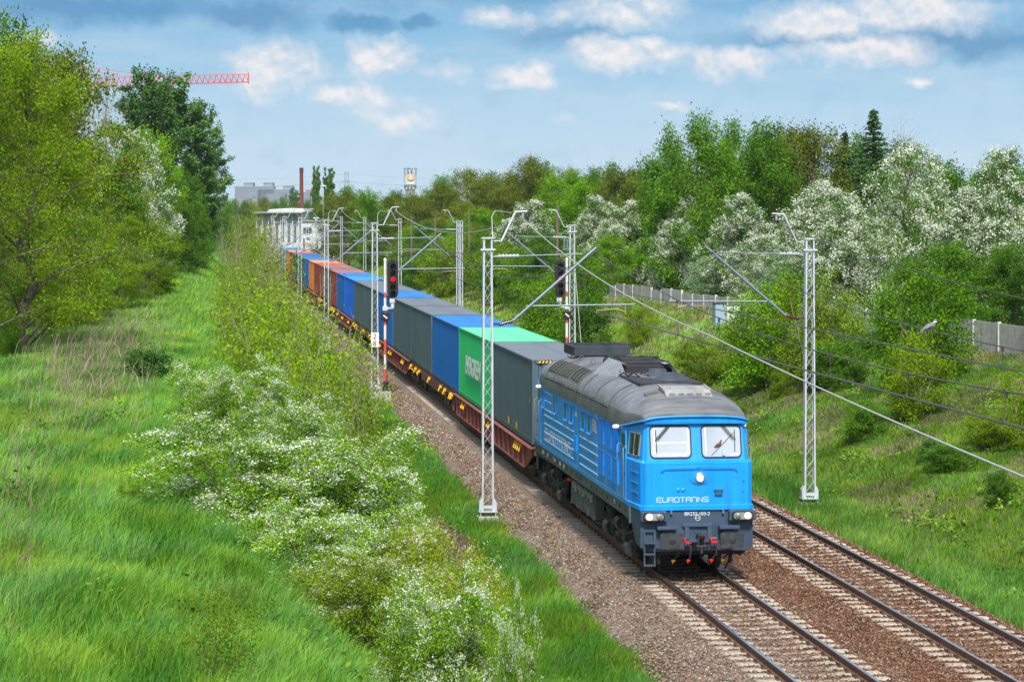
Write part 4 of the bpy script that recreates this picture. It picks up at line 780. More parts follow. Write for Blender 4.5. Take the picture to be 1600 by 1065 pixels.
    # roof louvres on the curved shoulder
    for s in (-1, 1):
        for (y0, y1) in ((13.65, 15.15), (11.05, 13.4), (9.3, 10.8)):
            m = MB(); k0, k1 = .68, .4; n = 10
            m._add([rp(y0, s * k0, .012), rp(y1, s * k0, .012), rp(y1, s * (k0 + k1) / 2, .014), rp(y0, s * (k0 + k1) / 2, .014), rp(y1, s * k1, .012), rp(y0, s * k1, .012)], [(0, 1, 2, 3), (3, 2, 4, 5)]); m.mat(1)
            for i in range(n + 1): k = k0 + (k1 - k0) * i / n; m.beam(rp(y0, s * k, .03), rp(y1, s * k, .03), .012, .035)
            nv = max(2, int((y1 - y0) / .38))
            for j in range(nv + 1):
                y = y0 + (y1 - y0) * j / nv; m.tube([rp(y, s * (k0 + (k1 - k0) * i / 4), .04) for i in range(5)], .016, 4)
            m.build('roof_louvre', [soot, alu if 0 else roofe], o)
    # cooling box at the rear, raised exhaust cowl, fans, front vent
    m = MB(); m.box(-.72, 14.6, 4.36, .95, 16.6, 4.66, .02); m.mat(1)
    for i in range(5): m.box(-.7, 14.62 + i * .4, 4.66, .93, 14.66 + i * .4, 4.675)
    for i in range(6): m.box(-.725, 14.7 + i * .32, 4.4, -.72 - .01, 14.95 + i * .32, 4.6)
    m.build('cooling_box', [mat('cooling_box_dark', (.03, .04, .055), .5, var=.3), soot], o)
    m = MB()                                                     # cowl: wedge-sided raised roof round a sooty well
    for s in (-1, 1):
        m._add([(s * 1.4, 5.6, 3.86), (s * 1.4, 9.1, 3.86), (s * .64, 8.9, 4.66), (s * .64, 6.9, 4.66), (s * .7, 5.75, 4.38)], [(0, 1, 2, 3, 4)])
        m._add([(s * .62, 8.9, 4.62), (s * .62, 6.75, 4.62), (s * .5, 6.75, 4.6), (s * .5, 8.9, 4.6)], [(0, 1, 2, 3)])
    m._add([(-1.4, 9.1, 3.86), (1.4, 9.1, 3.86), (.64, 8.9, 4.66), (-.64, 8.9, 4.66)], [(0, 1, 2, 3)]); m.build('exhaust_cowl', [mat('cowl_grey', (.3, .31, .33), .36, .1, var=.35, vscale=1.5, streak=(.7, 5, 5), dirt=(.12, .115, .11, .56))], o)
    m = MB(); m.box(-.62, 7.4, 4.3, .62, 8.9, 4.63, .02); m.box(-.8, 3.3, 4.2, .8, 7.4, 4.37, .03); m.box(-.45, 7.9, 4.62, .45, 8.5, 4.67); m.box(-.55, 6.9, 4.3, .55, 7.45, 4.55)
    m.beam((-.75, 8.9, 4.66), (.75, 8.9, 4.66), .05, .05); m.beam((-.62, 6.3, 4.42), (.1, 6.3, 4.42), .03, .03)
    for i in range(7): m.tube([(-.8 + .26 * i, 6.1, 4.38), (-.75 + .26 * i, 5.8, 4.45), (-.7 + .26 * i, 5.2, 4.38)], .02, 5)
    m.build('exhaust_housing', [soot], o)
    m = MB(); m.lathe([(.001, .52), (.22, .5), (.24, .42), (.34, .38), (.42, .3), (.42, .28)], (.1, 5.6, 4.05), 20); m.build('roof_fan', [mat('fan_dark', (.05, .065, .085), .5)], o)
    m = MB(); m.lathe([(.001, .48), (.26, .46), (.3, .4), (.42, .34), (.5, .24), (.5, .2)], (.18, 4.2, 4.08), 20); m.build('roof_fan', [MATS['fan_dark']], o)
    m = MB(); m.cyl((-.5, 10.1, 4.5), (-.5, 9.85, 4.5), .1, 12); m.cyl((-.5, 9.84, 4.5), (-.5, 9.83, 4.5), .07, 12); m.box(-.55, 9.9, 4.3, -.45, 10.05, 4.45); m.lathe([(.001, .09), (.07, .07), (.09, 0)], (.35, 9.4, 4.6), 12); m.build('exhaust_stub', [soot], o)
    m = MB(); m.prism([(1.15, 4.0), (1.2, 4.17), (1.55, 4.31), (2.25, 4.36), (2.3, 4.15)], -.5, .62, 'x'); m.mat(1)
    for i in range(6): m.box(-.42 + i * .17, 1.13, 4.05, -.31 + i * .17, 1.165, 4.16)
    m.mat(2)
    for i in range(5): m.box(-.42 + .22 * i, 1.25, 4.235, -.28 + .22 * i, 1.3, 4.25)
    for sx in (-.5, .62): m.beam((sx, 1.5, 4.31), (sx, 2.25, 4.37), .05, .04)
    m.build('roof_vent', [vent, blk, vent], o)
    for (x, y) in ((-.78, 1.75), (.82, 1.9)): m = MB(); m.obox((x, y, 4.21 if x < 0 else 4.2), (1, 0, -.18 * (1 if x > 0 else -1)), (0, 1, .08), (0, 0, 1), .16, .1, .02); m.build('roof_hatch', [roofe], o)
    # ------------- front and rear faces
    def fy(z): return .1 + (z - 2.75) * .2 / .89
    for end in (0, 1):
        def Yf(y): return L - y if end else y
        def slab(mb, poly, o0, o1, plane=fy):
            n = len(poly); v = [(a, Yf(plane(b) - o0), b) for a, b in poly] + [(a, Yf(plane(b) - o1), b) for a, b in poly]
            mb._add(v, [tuple(range(n)), tuple(range(n, 2 * n))] + [(i, (i + 1) % n, n + (i + 1) % n, n + i) for i in range(n)])
        def annulus(mb, P0, P1, o0, o1, plane=fy):
            n = len(P0); v = [(a, Yf(plane(b) - o), b) for P in (P0, P1) for o in (o0, o1) for a, b in P]; f = []
            for i in range(n): j = (i + 1) % n; f += [(n + i, n + j, 3 * n + j, 3 * n + i), (i, j, n + j, n + i), (2 * n + i, 3 * n + i, 3 * n + j, 2 * n + j)]
            mb._add(v, f)
        for (x0, x1, sg) in ((-1.1, -.1, -1), (.13, 1.1, 1)):
            m = MB(); slab(m, rrect(x0 + .02, 2.83, x1 - .02, 3.54, .1), .0, .006); w = m.build('windscreen', [glass], o)
            m = MB(); annulus(m, rrect(x0, 2.8, x1, 3.56, .12), rrect(x0 + .028, 2.828, x1 - .028, 3.532, .095), 0, .025); m.build('seal', [blk], w)
            m = MB(); px, ex = (-.6, -.97) if sg < 0 else (.56, .9)
            for d in (0, .055): m.beam((px + d, Yf(fy(3.62) - .05), 3.63), (ex + d, Yf(fy(3.24) - .06), 3.23), .014, .014)
            m.beam((ex + .02 + (.02 if sg > 0 else 0), Yf(fy(3.45) - .05), 3.46), (ex + .03, Yf(fy(2.96) - .05), 2.95), .014, .014); m.box(px - .03, Yf(fy(3.63) - .05), 3.61, px + .08, Yf(fy(3.63)), 3.65); m.build('wiper', [blk], w)
            if not end:
                m = MB()
                slab(m, [(x0 + .1, 2.9), (x0 + .125, 2.9), (x0 + .125, 3.5), (x0 + .1, 3.5)], .006, .008)
                if sg < 0: slab(m, [(x0 + .12, 3.14), (x1 - .08, 3.15), (x1 - .08, 3.18), (x0 + .12, 3.17)], .006, .009); slab(m, [(x1 - .09, 2.9), (x1 - .065, 2.9), (x1 - .065, 3.5), (x1 - .09, 3.5)], .006, .008); slab(m, [(x0 + .2, 2.86), (x1 - .12, 2.86), (x1 - .12, 2.91), (x0 + .2, 2.91)], .006, .009)
                else: slab(m, [(x1 - .28, 2.86), (x1 - .06, 2.88), (x1 - .06, 2.9), (x1 - .28, 2.88)], .006, .009)
                m.build('sun_blind_rail', [white], w)
                if sg > 0:
                    m = MB(); m.tube([(.44, fy(3.03) - .03, 3.05), (.5, fy(3.08) - .03, 3.085), (.57, fy(3.1) - .03, 3.12), (.6, fy(3.15) - .03, 3.17), (.615, fy(3.2) - .03, 3.215)], [.006, .035, .042, .022, .018], 8); m.beam((.37, fy(2.86) - .015, 2.86), (.92, fy(3.36) - .015, 3.38), .01, .01)
                    m.build('bird_figure', [mat('bird_brown', (.16, .07, .045), .8)], w)
                    m = MB(); m.lathe([(.035, 0), (.038, .09), (.015, .125), (.015, .14)], (.66, fy(2.9) - .03, 2.86), 10); m.build('water_bottle', [mat('bottle_plastic', (.4, .62, .8), .2)], w)
        fl = lambda z: 0.
        m = MB(); ov = [(.06 + .24 * math.cos(a) * 1.0, 2.36 + .17 * math.sin(a)) for a in [i * math.pi / 12 for i in range(24)]]; slab(m, ov, 0, .025, fl); ov2 = [(.06 + .17 * math.cos(a), 2.36 + .15 * math.sin(a)) for a in [i * math.pi / 12 for i in range(24)]]; slab(m, ov2, .025, .04, fl)
        hl = m.build('headlight_housing', [blue], o)
        m = MB(); m.torus((.06, Yf(-.05), 2.36), .1, .028, 20, 'y'); m.build('rim', [alu], hl)
        lamp = mat('lamp_lit', (.9, .8, .6), .3, emit=(1., .72, .4), estr=1.3) ; off = mat('lamp_unlit', (.2, .19, .18), .2, spec=.8); core = mat('lamp_core', (1, 1, 1), .3, emit=(1., .85, .6), estr=3.)
        m = MB(); m.lathe([(.001, -.065), (.04, -.06), (.065, -.05), (.075, -.04)], (.06, 0, 2.36), 16, 'y') if not end else m.lathe([(.001, L + .075), (.05, L + .07), (.09, L + .05), (.1, L + .04)], (.06, 0, 2.36), 16, 'y'); m.mat(1)
        if not end: m.lathe([(.001, -.085), (.04, -.08), (.045, -.074)], (.06, 0, 2.36), 12, 'y')
        m.build('lens', [lamp if not end else off, core], hl)
        m = MB(); m.lathe([(.001, -.0), (.05, .02), (.062, .05), (.062, .1)], (0, Yf(fy(3.66) - .07) if not end else 0, 3.67), 14, 'y') if not end else m.box(-.05, L - .25, 3.62, .05, L - .2, 3.7); m.build('marker_lamp', [white], o)
        # handrail, seams, vent box, knobs, lettering
        m = MB(); m.tube([(-.86, Yf(-.05), 2.52), (-.78, Yf(-.07), 2.6), (0, Yf(-.08), 2.62), (.88, Yf(-.07), 2.6), (.96, Yf(-.05), 2.52)], .014, 6); m.beam((.03, Yf(-.07), 2.6), (.03, Yf(0), 2.5), .03, .03); m.build('handrail', [blue], o)
        m = MB(); m.beam((-1.08, Yf(-.008), 1.8), (-1.08, Yf(-.008), 2.68), .016, .016); m.build('nose_seam', [blue], o); m = MB(); m.beam((1.13, Yf(-.008), 1.8), (1.13, Yf(-.008), 2.68), .016, .016)
        for z in (2.05, 2.3): m.box(1.09, Yf(-.03), z - .03, 1.13, Yf(0), z + .03)
        m.build('nose_seam', [blue], o)
        m = MB(); m.box(.42, Yf(-.05), 1.93, .6, Yf(0), 2.06, .01); m.box(.4, Yf(-.06), 2.05, .62, Yf(0), 2.075); m.build('socket_box', [mat('socket_teal', (.02, .12, .22), .5)], o)
        m = MB()
        for x in (-.45, -.33): m.lathe([(.001, -.025), (.04, -.02), (.055, 0)], (x, 0, 2.07), 12, 'y') if not end else m.lathe([(.001, L + .025), (.04, L + .02), (.055, L)], (x, 0, 2.07), 12, 'y')
        m.build('cover_knobs', [blue], o)
        # frame end
        m = MB()
        m._add([(-1.34, Yf(.02), 1.6), (1.34, Yf(.02), 1.6), (1.34, Yf(.02), .72), (1.2, Yf(.1), .62), (-1.2, Yf(.1), .62), (-1.34, Yf(.02), .72)], [(0, 1, 2, 3, 4, 5)])
        for s in (-1, 1):
            m._add([(s * 1.34, Yf(.02), 1.6), (s * 1.34, Yf(.02), .72), (s * 1.36, Yf(.55), .78), (s * 1.4, Yf(.9), 1.2), (s * 1.46, Yf(1.25), 1.28), (s * 1.46, Yf(1.25), 1.6)], [(0, 1, 2, 3, 4, 5)])
            m.box(s * .74, Yf(-.14), 1.34, s * 1.36, Yf(.03), 1.59, .02)                                    # headlight shelf
            m.box(s * .5, Yf(-.22), 1.16, s * .98, Yf(.03), 1.24, .01)
            m.box(s * .6, Yf(-.1), .77, s * .86, Yf(.02), 1.13)
            m.beam((s * .62, Yf(.0), 1.6), (s * .62, Yf(-.03), 1.5), .05, .05)
        m.box(-.36, Yf(-.05), 1.2, .36, Yf(.02), 1.28, .01); m.box(-.3, Yf(-.05), .9, -.2, Yf(.02), 1.2); m.box(.24, Yf(-.05), .9, .34, Yf(.02), 1.2); m.box(-.22, Yf(-.14), .86, .26, Yf(.02), .93); m.box(-.22, Yf(.03), .9, .28, Yf(.1), 1.2)
        m.build('headstock', [slate], o)
        for s in (-1, 1):
            m = MB(); cx = s * .71; m.prism([(a, b) for a, b in rrect(cx - .28, .77, cx + .28, 1.13, .05)], Yf(-.62), Yf(-.57), 'y'); m.mat(1); m.cyl((cx, Yf(-.57), .95), (cx, Yf(-.3), .95), .12); m.cyl((cx, Yf(-.3), .95), (cx, Yf(0), .95), .15); m.lathe([(.001, Yf(-.63)), (.07, Yf(-.626)), (.09, Yf(-.62))], (cx, 0, .95), 16, 'y')
            m.build('buffer', [mat('buffer_plate', (.04, .045, .05), .45, var=.5, vscale=6.), run], o)
            pod = MB(); x0, x1 = sorted((s * .8, s * 1.31)); pod.prism(rrect(x0, 1.365, x1, 1.575, .1), Yf(-.2), Yf(-.13), 'y'); pod.mat(1); pod.prism(rrect(x0 + .035, 1.39, x1 - .035, 1.55, .078), Yf(-.215), Yf(-.2), 'y'); p = pod.build('headlight', [blk, mat('bezel_silver', (.42, .45, .47), .3, .5)], o)
            xo, xi = s * 1.17, s * .94
            for xx, mm in ((xo, lamp), (xi, off)):
                q = MB(); q.lathe([(.001, Yf(-.25)), (.04, Yf(-.245)), (.075, Yf(-.225)), (.08, Yf(-.215))], (xx, 0, 1.47), 16, 'y'); q.mat(1)
                if mm is lamp and not end: q.lathe([(.001, Yf(-.262)), (.03, Yf(-.258)), (.035, Yf(-.248))], (xx, 0, 1.46), 10, 'y')
                q.build('lens', [mm if not end else off, core], p)
        # steps
        for s in (-1,):
            m = MB(); x0, x1 = s * 1.27, s * 1.03
            for x in (x0, x1): m.beam((x, Yf(-.06), 1.14), (x, Yf(-.1), .3), .03, .05)
            for z in (.32, .58, .84): m.box(min(x0, x1), Yf(-.2), z, max(x0, x1), Yf(-.02), z + .025)
            m.beam((x0, Yf(-.06), 1.14), (x1, Yf(-.06), 1.14), .03, .03); m.build('ladder', [slate], o)
        m = MB(); m.box(-.03, Yf(-.3), .92, .13, Yf(0), 1.05, .02); m.tube([(.05, Yf(-.3), 1.0), (.05, Yf(-.4), .98), (.05, Yf(-.42), 1.06), (.05, Yf(-.36), 1.1)], [.05, .05, .035, .02], 8)
        for x in (-.03, .12): m.beam((x, Yf(-.28), .98), (x + .0, Yf(-.3), .7), .03, .03)
        m.cyl((-.08, Yf(-.3), .78), (.17, Yf(-.3), .78), .03, 8); m.cyl((.045, Yf(-.3), .78), (.045, Yf(-.32), .62), .035, 8); m.build('coupling_hook', [run], o)
        for xt, xb, mm in ((-.24, -.22, red), (.38, .33, red), (.65, .6, yel), (-.52, -.58, yel)):
            m = MB(); m.tube([(xt, Yf(-.1), .84), (xt + .06, Yf(-.16), .74), (xt + .05, Yf(-.18), .58), (xb + .02, Yf(-.16), .5), (xb, Yf(-.14), .45)], .026, 7); m.mat(1)
            if xt > -.4: m.box(xt - .07, Yf(-.13), .82, xt + .09, Yf(-.06), .88, .01); m.beam((xt - .05, Yf(-.1), .85), (xt - .09, Yf(-.1), .98), .025, .025)
            m.box(xb - .06, Yf(-.17), .41, xb + .03, Yf(-.12), .46, .01); m.beam((xb - .04, Yf(-.15), .42), (xb - .02, Yf(-.15), .37), .02, .02); m.build('brake_hose', [blk, mm], o)
        if not end:
            m = MB(); letters(m, 'EUROTRanS', (-.96, -.001, 1.79), (1, 0, 0), (0, 0, 1), .105, .14, .112, .012, (0, -1, 0)); m.build('lettering', [white], o)
            m = MB(); m.torus((.02, .014, 1.405), .06, .006, 18, 'y')
            for x in (-.52, .3): letters(m, '4.8.5 8', (x, .018, .915), (1, 0, 0), (0, 0, 1), .03, .024, .016, .006, (0, -1, 0))
            m.build('number_oval', [white], o); fonttext('number_lettering', 'BR232-103-2', .115, white, o, (-.3, .012, 1.47), (R(90), 0, 0)); fonttext('number_lettering', '850 kN', .045, white, o, (-.05, .012, 1.39), (R(90), 0, 0))
    # ------------- sides
    for s in (-1, 1):
        X = s * 1.465
        def plate(mb, y0, z0, y1, z1, off0, off1, r=0.):
            if r: mb.prism([(a, b) for a, b in rrect(y0, z0, y1, z1, r)], X + s * off0, X + s * off1, 'x')
            else: mb.box(X + s * off0, y0, z0, X + s * off1, y1, z1)
        for (y0, y1) in ((13.07, 13.58), (10.88, 11.47), (9.82, 10.39), (7.72, 8.28), (6.62, 7.25), (4.9 + 10.6, 15.5 + .45)):
            m = MB(); plate(m, y0 + .04, 2.84, y1 - .04, 3.25, 0, .012, .07); w = m.build('side_window', [sgl], o)
            m = MB(); plate(m, y0, 2.79, y1, 2.815, 0, .04); plate(m, y0, 3.275, y1, 3.295, 0, .025); plate(m, y0, 2.8, y0 + .03, 3.29, 0, .025); plate(m, y1 - .03, 2.8, y1, 3.29, 0, .025); m.build('frame', [rib if 0 else blue], w)
            m = MB(); plate(m, y0 + .03, 2.785, y1 - .03, 2.8, .001, .05); m.build('sill', [rib], w)
        for (y0, y1, z0, z1) in [(a, b, c, d) for (a, b) in ((4.49, 5.27), (3.35, 4.17), (2.3, 3.06)) for (c, d) in ((2.72, 3.34), (1.95, 2.55))] + [(9.05, 9.45, 2.1, 2.5)]:
            m = MB(); plate(m, y0, z0, y1, z1, 0, .004); m.mat(1); n = 12
            for i in range(n): z = z0 + (z1 - z0) * (i + .5) / n; m.obox((X + s * .018, (y0 + y1) / 2, z), (0, 1, 0), (s, 0, -.7), (s * .7, 0, 1), (y1 - y0) / 2, .016, .005)
            for y in (y0, (y0 * 2 + y1) / 3, (y0 + 2 * y1) / 3, y1): m.box(X, y - .014, z0, X + s * .035, y + .014, z1)
            for z in (z0, z1): m.box(X, y0 - .014, z - .014, X + s * .034, y1 + .014, z + .014)
            m.build('side_louvre', [dblue, blue], o)
        m = MB(); plate(m, 5.64, 2.88, 6.43, 3.25, 0, .006); m.mat(1)
        for i in range(6): m.obox((X + s * .012, 6.03, 2.92 + i * .058), (0, 1, .03), (1, 0, 0), (0, 0, 1), .34, .006, .009)
        m.build('white_louvre', [dblue, white], o)
        m = MB()
        for z in (3.28, 3.03, 2.77): plate(m, 14.05, z - .012, 15.4, z + .012, 0, .02)
        for z in (2.6, 2.35, 2.1, 1.86): plate(m, 9.75, z - .013, 15.5, z + .013, 0, .022)
        for z in (2.58, 2.34, 2.09, 1.85): plate(m, 5.58, z - .013, 8.6, z + .013, 0, .022)
        m.build('side_ribs', [rib], o)
        m = MB()
        for y in (9.6, 8.95, 5.45, 3.25): plate(m, y, 1.7, y + .015, 3.4, 0, .008)
        m.build('panel_seams', [blue], o)
        # cab sides are splayed: work in their own plane
        for end in (0, 1):
            Yf = (lambda y: L - y) if end else (lambda y: y)
            def xs(y, z): 
                if z < 2.74: return np.interp(y, [.1, 1.3], [1.327, 1.465])
                y0 = np.interp(z, [2.75, 3.46], [.2, .4]); a = np.interp(z, [2.75, 3.5], [1.27, 1.2]); return np.interp(y, [y0, 1.72], [a, 1.465])
            def patch(mb, y0, z0, y1, z1, off, th=.01, nn=1):
                P = [(y0, z0), (y1, z0), (y1, z1), (y0, z1)]; v = [(s * (xs(y, z) + off), Yf(y), z) for y, z in P] + [(s * (xs(y, z) + off + th), Yf(y), z) for y, z in P]
                mb._add(v, [(0, 1, 2, 3), (4, 5, 6, 7), (0, 1, 5, 4), (1, 2, 6, 5), (2, 3, 7, 6), (3, 0, 4, 7)])
            m = MB(); patch(m, .5, 2.83, 1.22, 3.33, .004); w = m.build('cab_side_window', [sgl], o)
            m = MB()
            for a in ((.46, 2.8, .5, 3.36), (1.22, 2.8, 1.26, 3.36), (.46, 2.8, 1.26, 2.83), (.46, 3.33, 1.26, 3.36), (.84, 2.83, .87, 3.33)): patch(m, *a, 0, .03)
            m.build('frame', [alu], w)
            m = MB()
            for z in (2.45, 2.2, 1.97): patch(m, .3, z - .012, .82, z + .012, 0, .02)
            m.build('cab_ribs', [rib if 0 else blue], o)
            m = MB(); m.box(s * 1.44, Yf(1.3), 1.66, s * 1.482, Yf(1.95), 3.36); d = m.build('door', [blue], o)
            m = MB(); m.box(s * 1.482, Yf(1.4), 2.78, s * 1.488, Yf(1.82), 3.28); m.build('window', [sgl], d)
            m = MB(); m.box(s * 1.482, Yf(1.36), 2.3, s * 1.52, Yf(1.44), 2.34); m.build('handle', [blk], d)
            for y in (1.2, 2.06): m = MB(); m.tube([(s * 1.47, Yf(y), 1.72), (s * 1.55, Yf(y), 1.78), (s * 1.55, Yf(y), 2.95), (s * 1.47, Yf(y), 3.0)], .014, 6); m.build('handrail', [alu], o)
            m = MB(); m.lathe([(.001, s * 1.66), (.05, s * 1.64), (.062, s * 1.58), (.05, s * 1.48)], (0, Yf(2.15), 3.38), 12, 'x'); m.build('tail_lamp', [white], o)
        # frame strip along the side
        m = MB(); m.prism([(.9, 1.2), (1.2, 1.26), (3.5, 1.3), (10.6, 1.3), (12.5, 1.28), (L - 1.2, 1.24), (L - .7, 1.2), (L - .7, 1.6), (.9, 1.6)], s * 1.38, s * 1.455, 'x'); m.mat(1)
        for i in range(19): y = 1.35 + i * .88; m.box(s * 1.455, y, 1.4, s * 1.46, y + .16, 1.5)
        m.mat(2); 
        for y in (.95, 16.): m.box(s * 1.45, 1.0, 1.29, s * 1.475, L - .9, 1.3)
        m.build('side_sill', [under, blk, alu], o)
        m = MB()
        for y, w in ((13.2, .7), (12.2, .3), (14.6, .4), (11.5, .25), (15.6, .5), (3.0, .2)): letters(m, '1234', (s * 1.456, y if s > 0 else y + w, 1.42), (0, s, 0), (0, 0, 1), .09, w / 4, w / 6, .016, (s, 0, 0))
        m.build('sill_lettering', [white], o)
        if s < 0:
            m = MB(); letters(m, 'EUROTRanS', (X - .0225, 15.2, 1.93), (0, -1, 0), (0, 0, 1), .3, .585, .44, .034, (-1, 0, 0), .003); m.build('side_lettering', [white], o)
            m = MB(); letters(m, 'RAIL', (X, 9.5, 3.05), (0, -1, 0), (0, 0, 1), .13, .13, .1, .02, (-1, 0, 0)); m.build('small_lettering', [white], o)
    # ------------- tank and bogies
    m = MB(); m.box(-1.4, 6.57, .55, 1.4, 10.45, 1.28, .04); m.mat(1)
    for s in (-1, 1):
        for i in range(5): y = 6.62 + i * .94; m.box(s * 1.4, y, .56, s * 1.425, y + .05, 1.27)
        for z in (.72, .9, 1.08): m.box(s * 1.4, 6.6, z, s * 1.415, 10.4, z + .02)
        m.mat(2)
        for i in range(8): y = 6.8 + i * .45; m.box(s * 1.4, y, 1.0 + .05 * (i % 3), s * 1.45, y + .12, 1.2)
        m.mat(1)
    m.build('fuel_tank', [under, under, alu], o)
    m = MB(); m.lathe([(.001, 0), (.06, .02), (.06, .08)], (-1.44, 10.55, 1.15), 10, 'z'); m.build('fuel_filler_cap', [red], o)
    m = MB(); m.box(-1.1, .9, .95, 1.1, L - .9, 1.4); m.box(-1.15, .35, .5, 1.15, .45, 1.4); m.box(-1.0, 5.9, .7, 1.0, 6.5, 1.3); m.build('underframe_and_shade_plate', [blk], o)  # front black plate added to stand in for shade below the headstock
    for yc in (3.45, 14.75):
        g = MB()
        for s in (-1, 1):
            g.prism([(yc - 2.6, .62), (yc - 2.6, .8), (yc - 1.6, .95), (yc + 1.6, .95), (yc + 2.6, .8), (yc + 2.6, .62), (yc + 1.2, .55), (yc - 1.2, .55)], s * 1.0, s * 1.14, 'x')
            for k in (-.93, .93): g.box(s * 1.14, yc + k - .25, .5, s * 1.32, yc + k + .25, .9, .03); g.tube([(s * 1.25, yc + k, .9), (s * 1.25, yc + k, 1.18)], .13, 10)
            g.tube([(s * 1.2, yc - 2.3, 1.0), (s * 1.3, yc - 1.0, .72), (s * 1.3, yc + .4, .8), (s * 1.22, yc + 2.2, 1.05)], .035, 6); g.beam((s * 1.25, yc - 2.45, .42), (s * 1.25, yc + 2.4, .38), .05, .09)
            for k in (-2.5, -1.2, .25, 1.3, 2.5): g.beam((s * 1.2, yc + k, 1.1), (s * 1.28, yc + k + .15, .45), .07, .07)
            g.tube([(s * 1.33, yc - 2.1, .5), (s * 1.33, yc - 1.7, .5)], .16, 10); g.tube([(s * 1.3, yc + 1.1, .62), (s * 1.3, yc + 1.5, .66)], .17, 10); g.tube([(s * 1.3, yc - .6, .95), (s * 1.3, yc - .2, .98)], .14, 10)
        for k in (-2.2, 2.2): g.box(-1.0, yc + k - .1, .5, 1.0, yc + k + .1, .8)
        b = g.build('bogie', [run], o)
        for k in (-1.85, 0, 1.85):
            w = MB()
            for s in (-1, 1): w.lathe([(.001, s * .68), (.48, s * .69), (.555, s * .68), (.53, s * .7), (.525, s * .82), (.45, s * .825), (.4, s * .79), (.12, s * .8), (.12, s * .86)], (0, yc + k, .53), 26, 'x')
            w.cyl((-.7, yc + k, .53), (.7, yc + k, .53), .09, 10); w.build('wheelset', [mat('wheel_steel', (.09, .07, .06), .5, .5, var=.3)], b)
            for s in (-1, 1):
                q = MB(); q.lathe([(.2, s * 1.02), (.21, s * 1.2), (.16, s * 1.3), (.1, s * 1.36), (.001, s * 1.37)], (0, yc + k, .53), 14, 'x'); q.box(s * 1.1, yc + k - .22, .4, s * 1.2, yc + k + .22, .74, .03)
                for d in (-.33, .33): q.tube([(s * 1.2, yc + k + d, .52), (s * 1.2, yc + k + d, .92)], .1, 8); q.torus((s * 1.2, yc + k + d, .62), .11, .02, 10); q.torus((s * 1.2, yc + k + d, .74), .11, .02, 10); q.torus((s * 1.2, yc + k + d, .86), .11, .02, 10)
                q.build('axle_box', [run], b)
    # rail guards and sand pipes
    for s in (-1, 1):
        m = MB()
        m.beam((s * .9, .35, .9), (s * .85, .3, .3), .09, .03); m.tube([(s * 1.0, .6, .8), (s * .9, .5, .4), (s * .78, .55, .12)], .02, 6)
        m.build('rail_guard', [run], o)
    return o

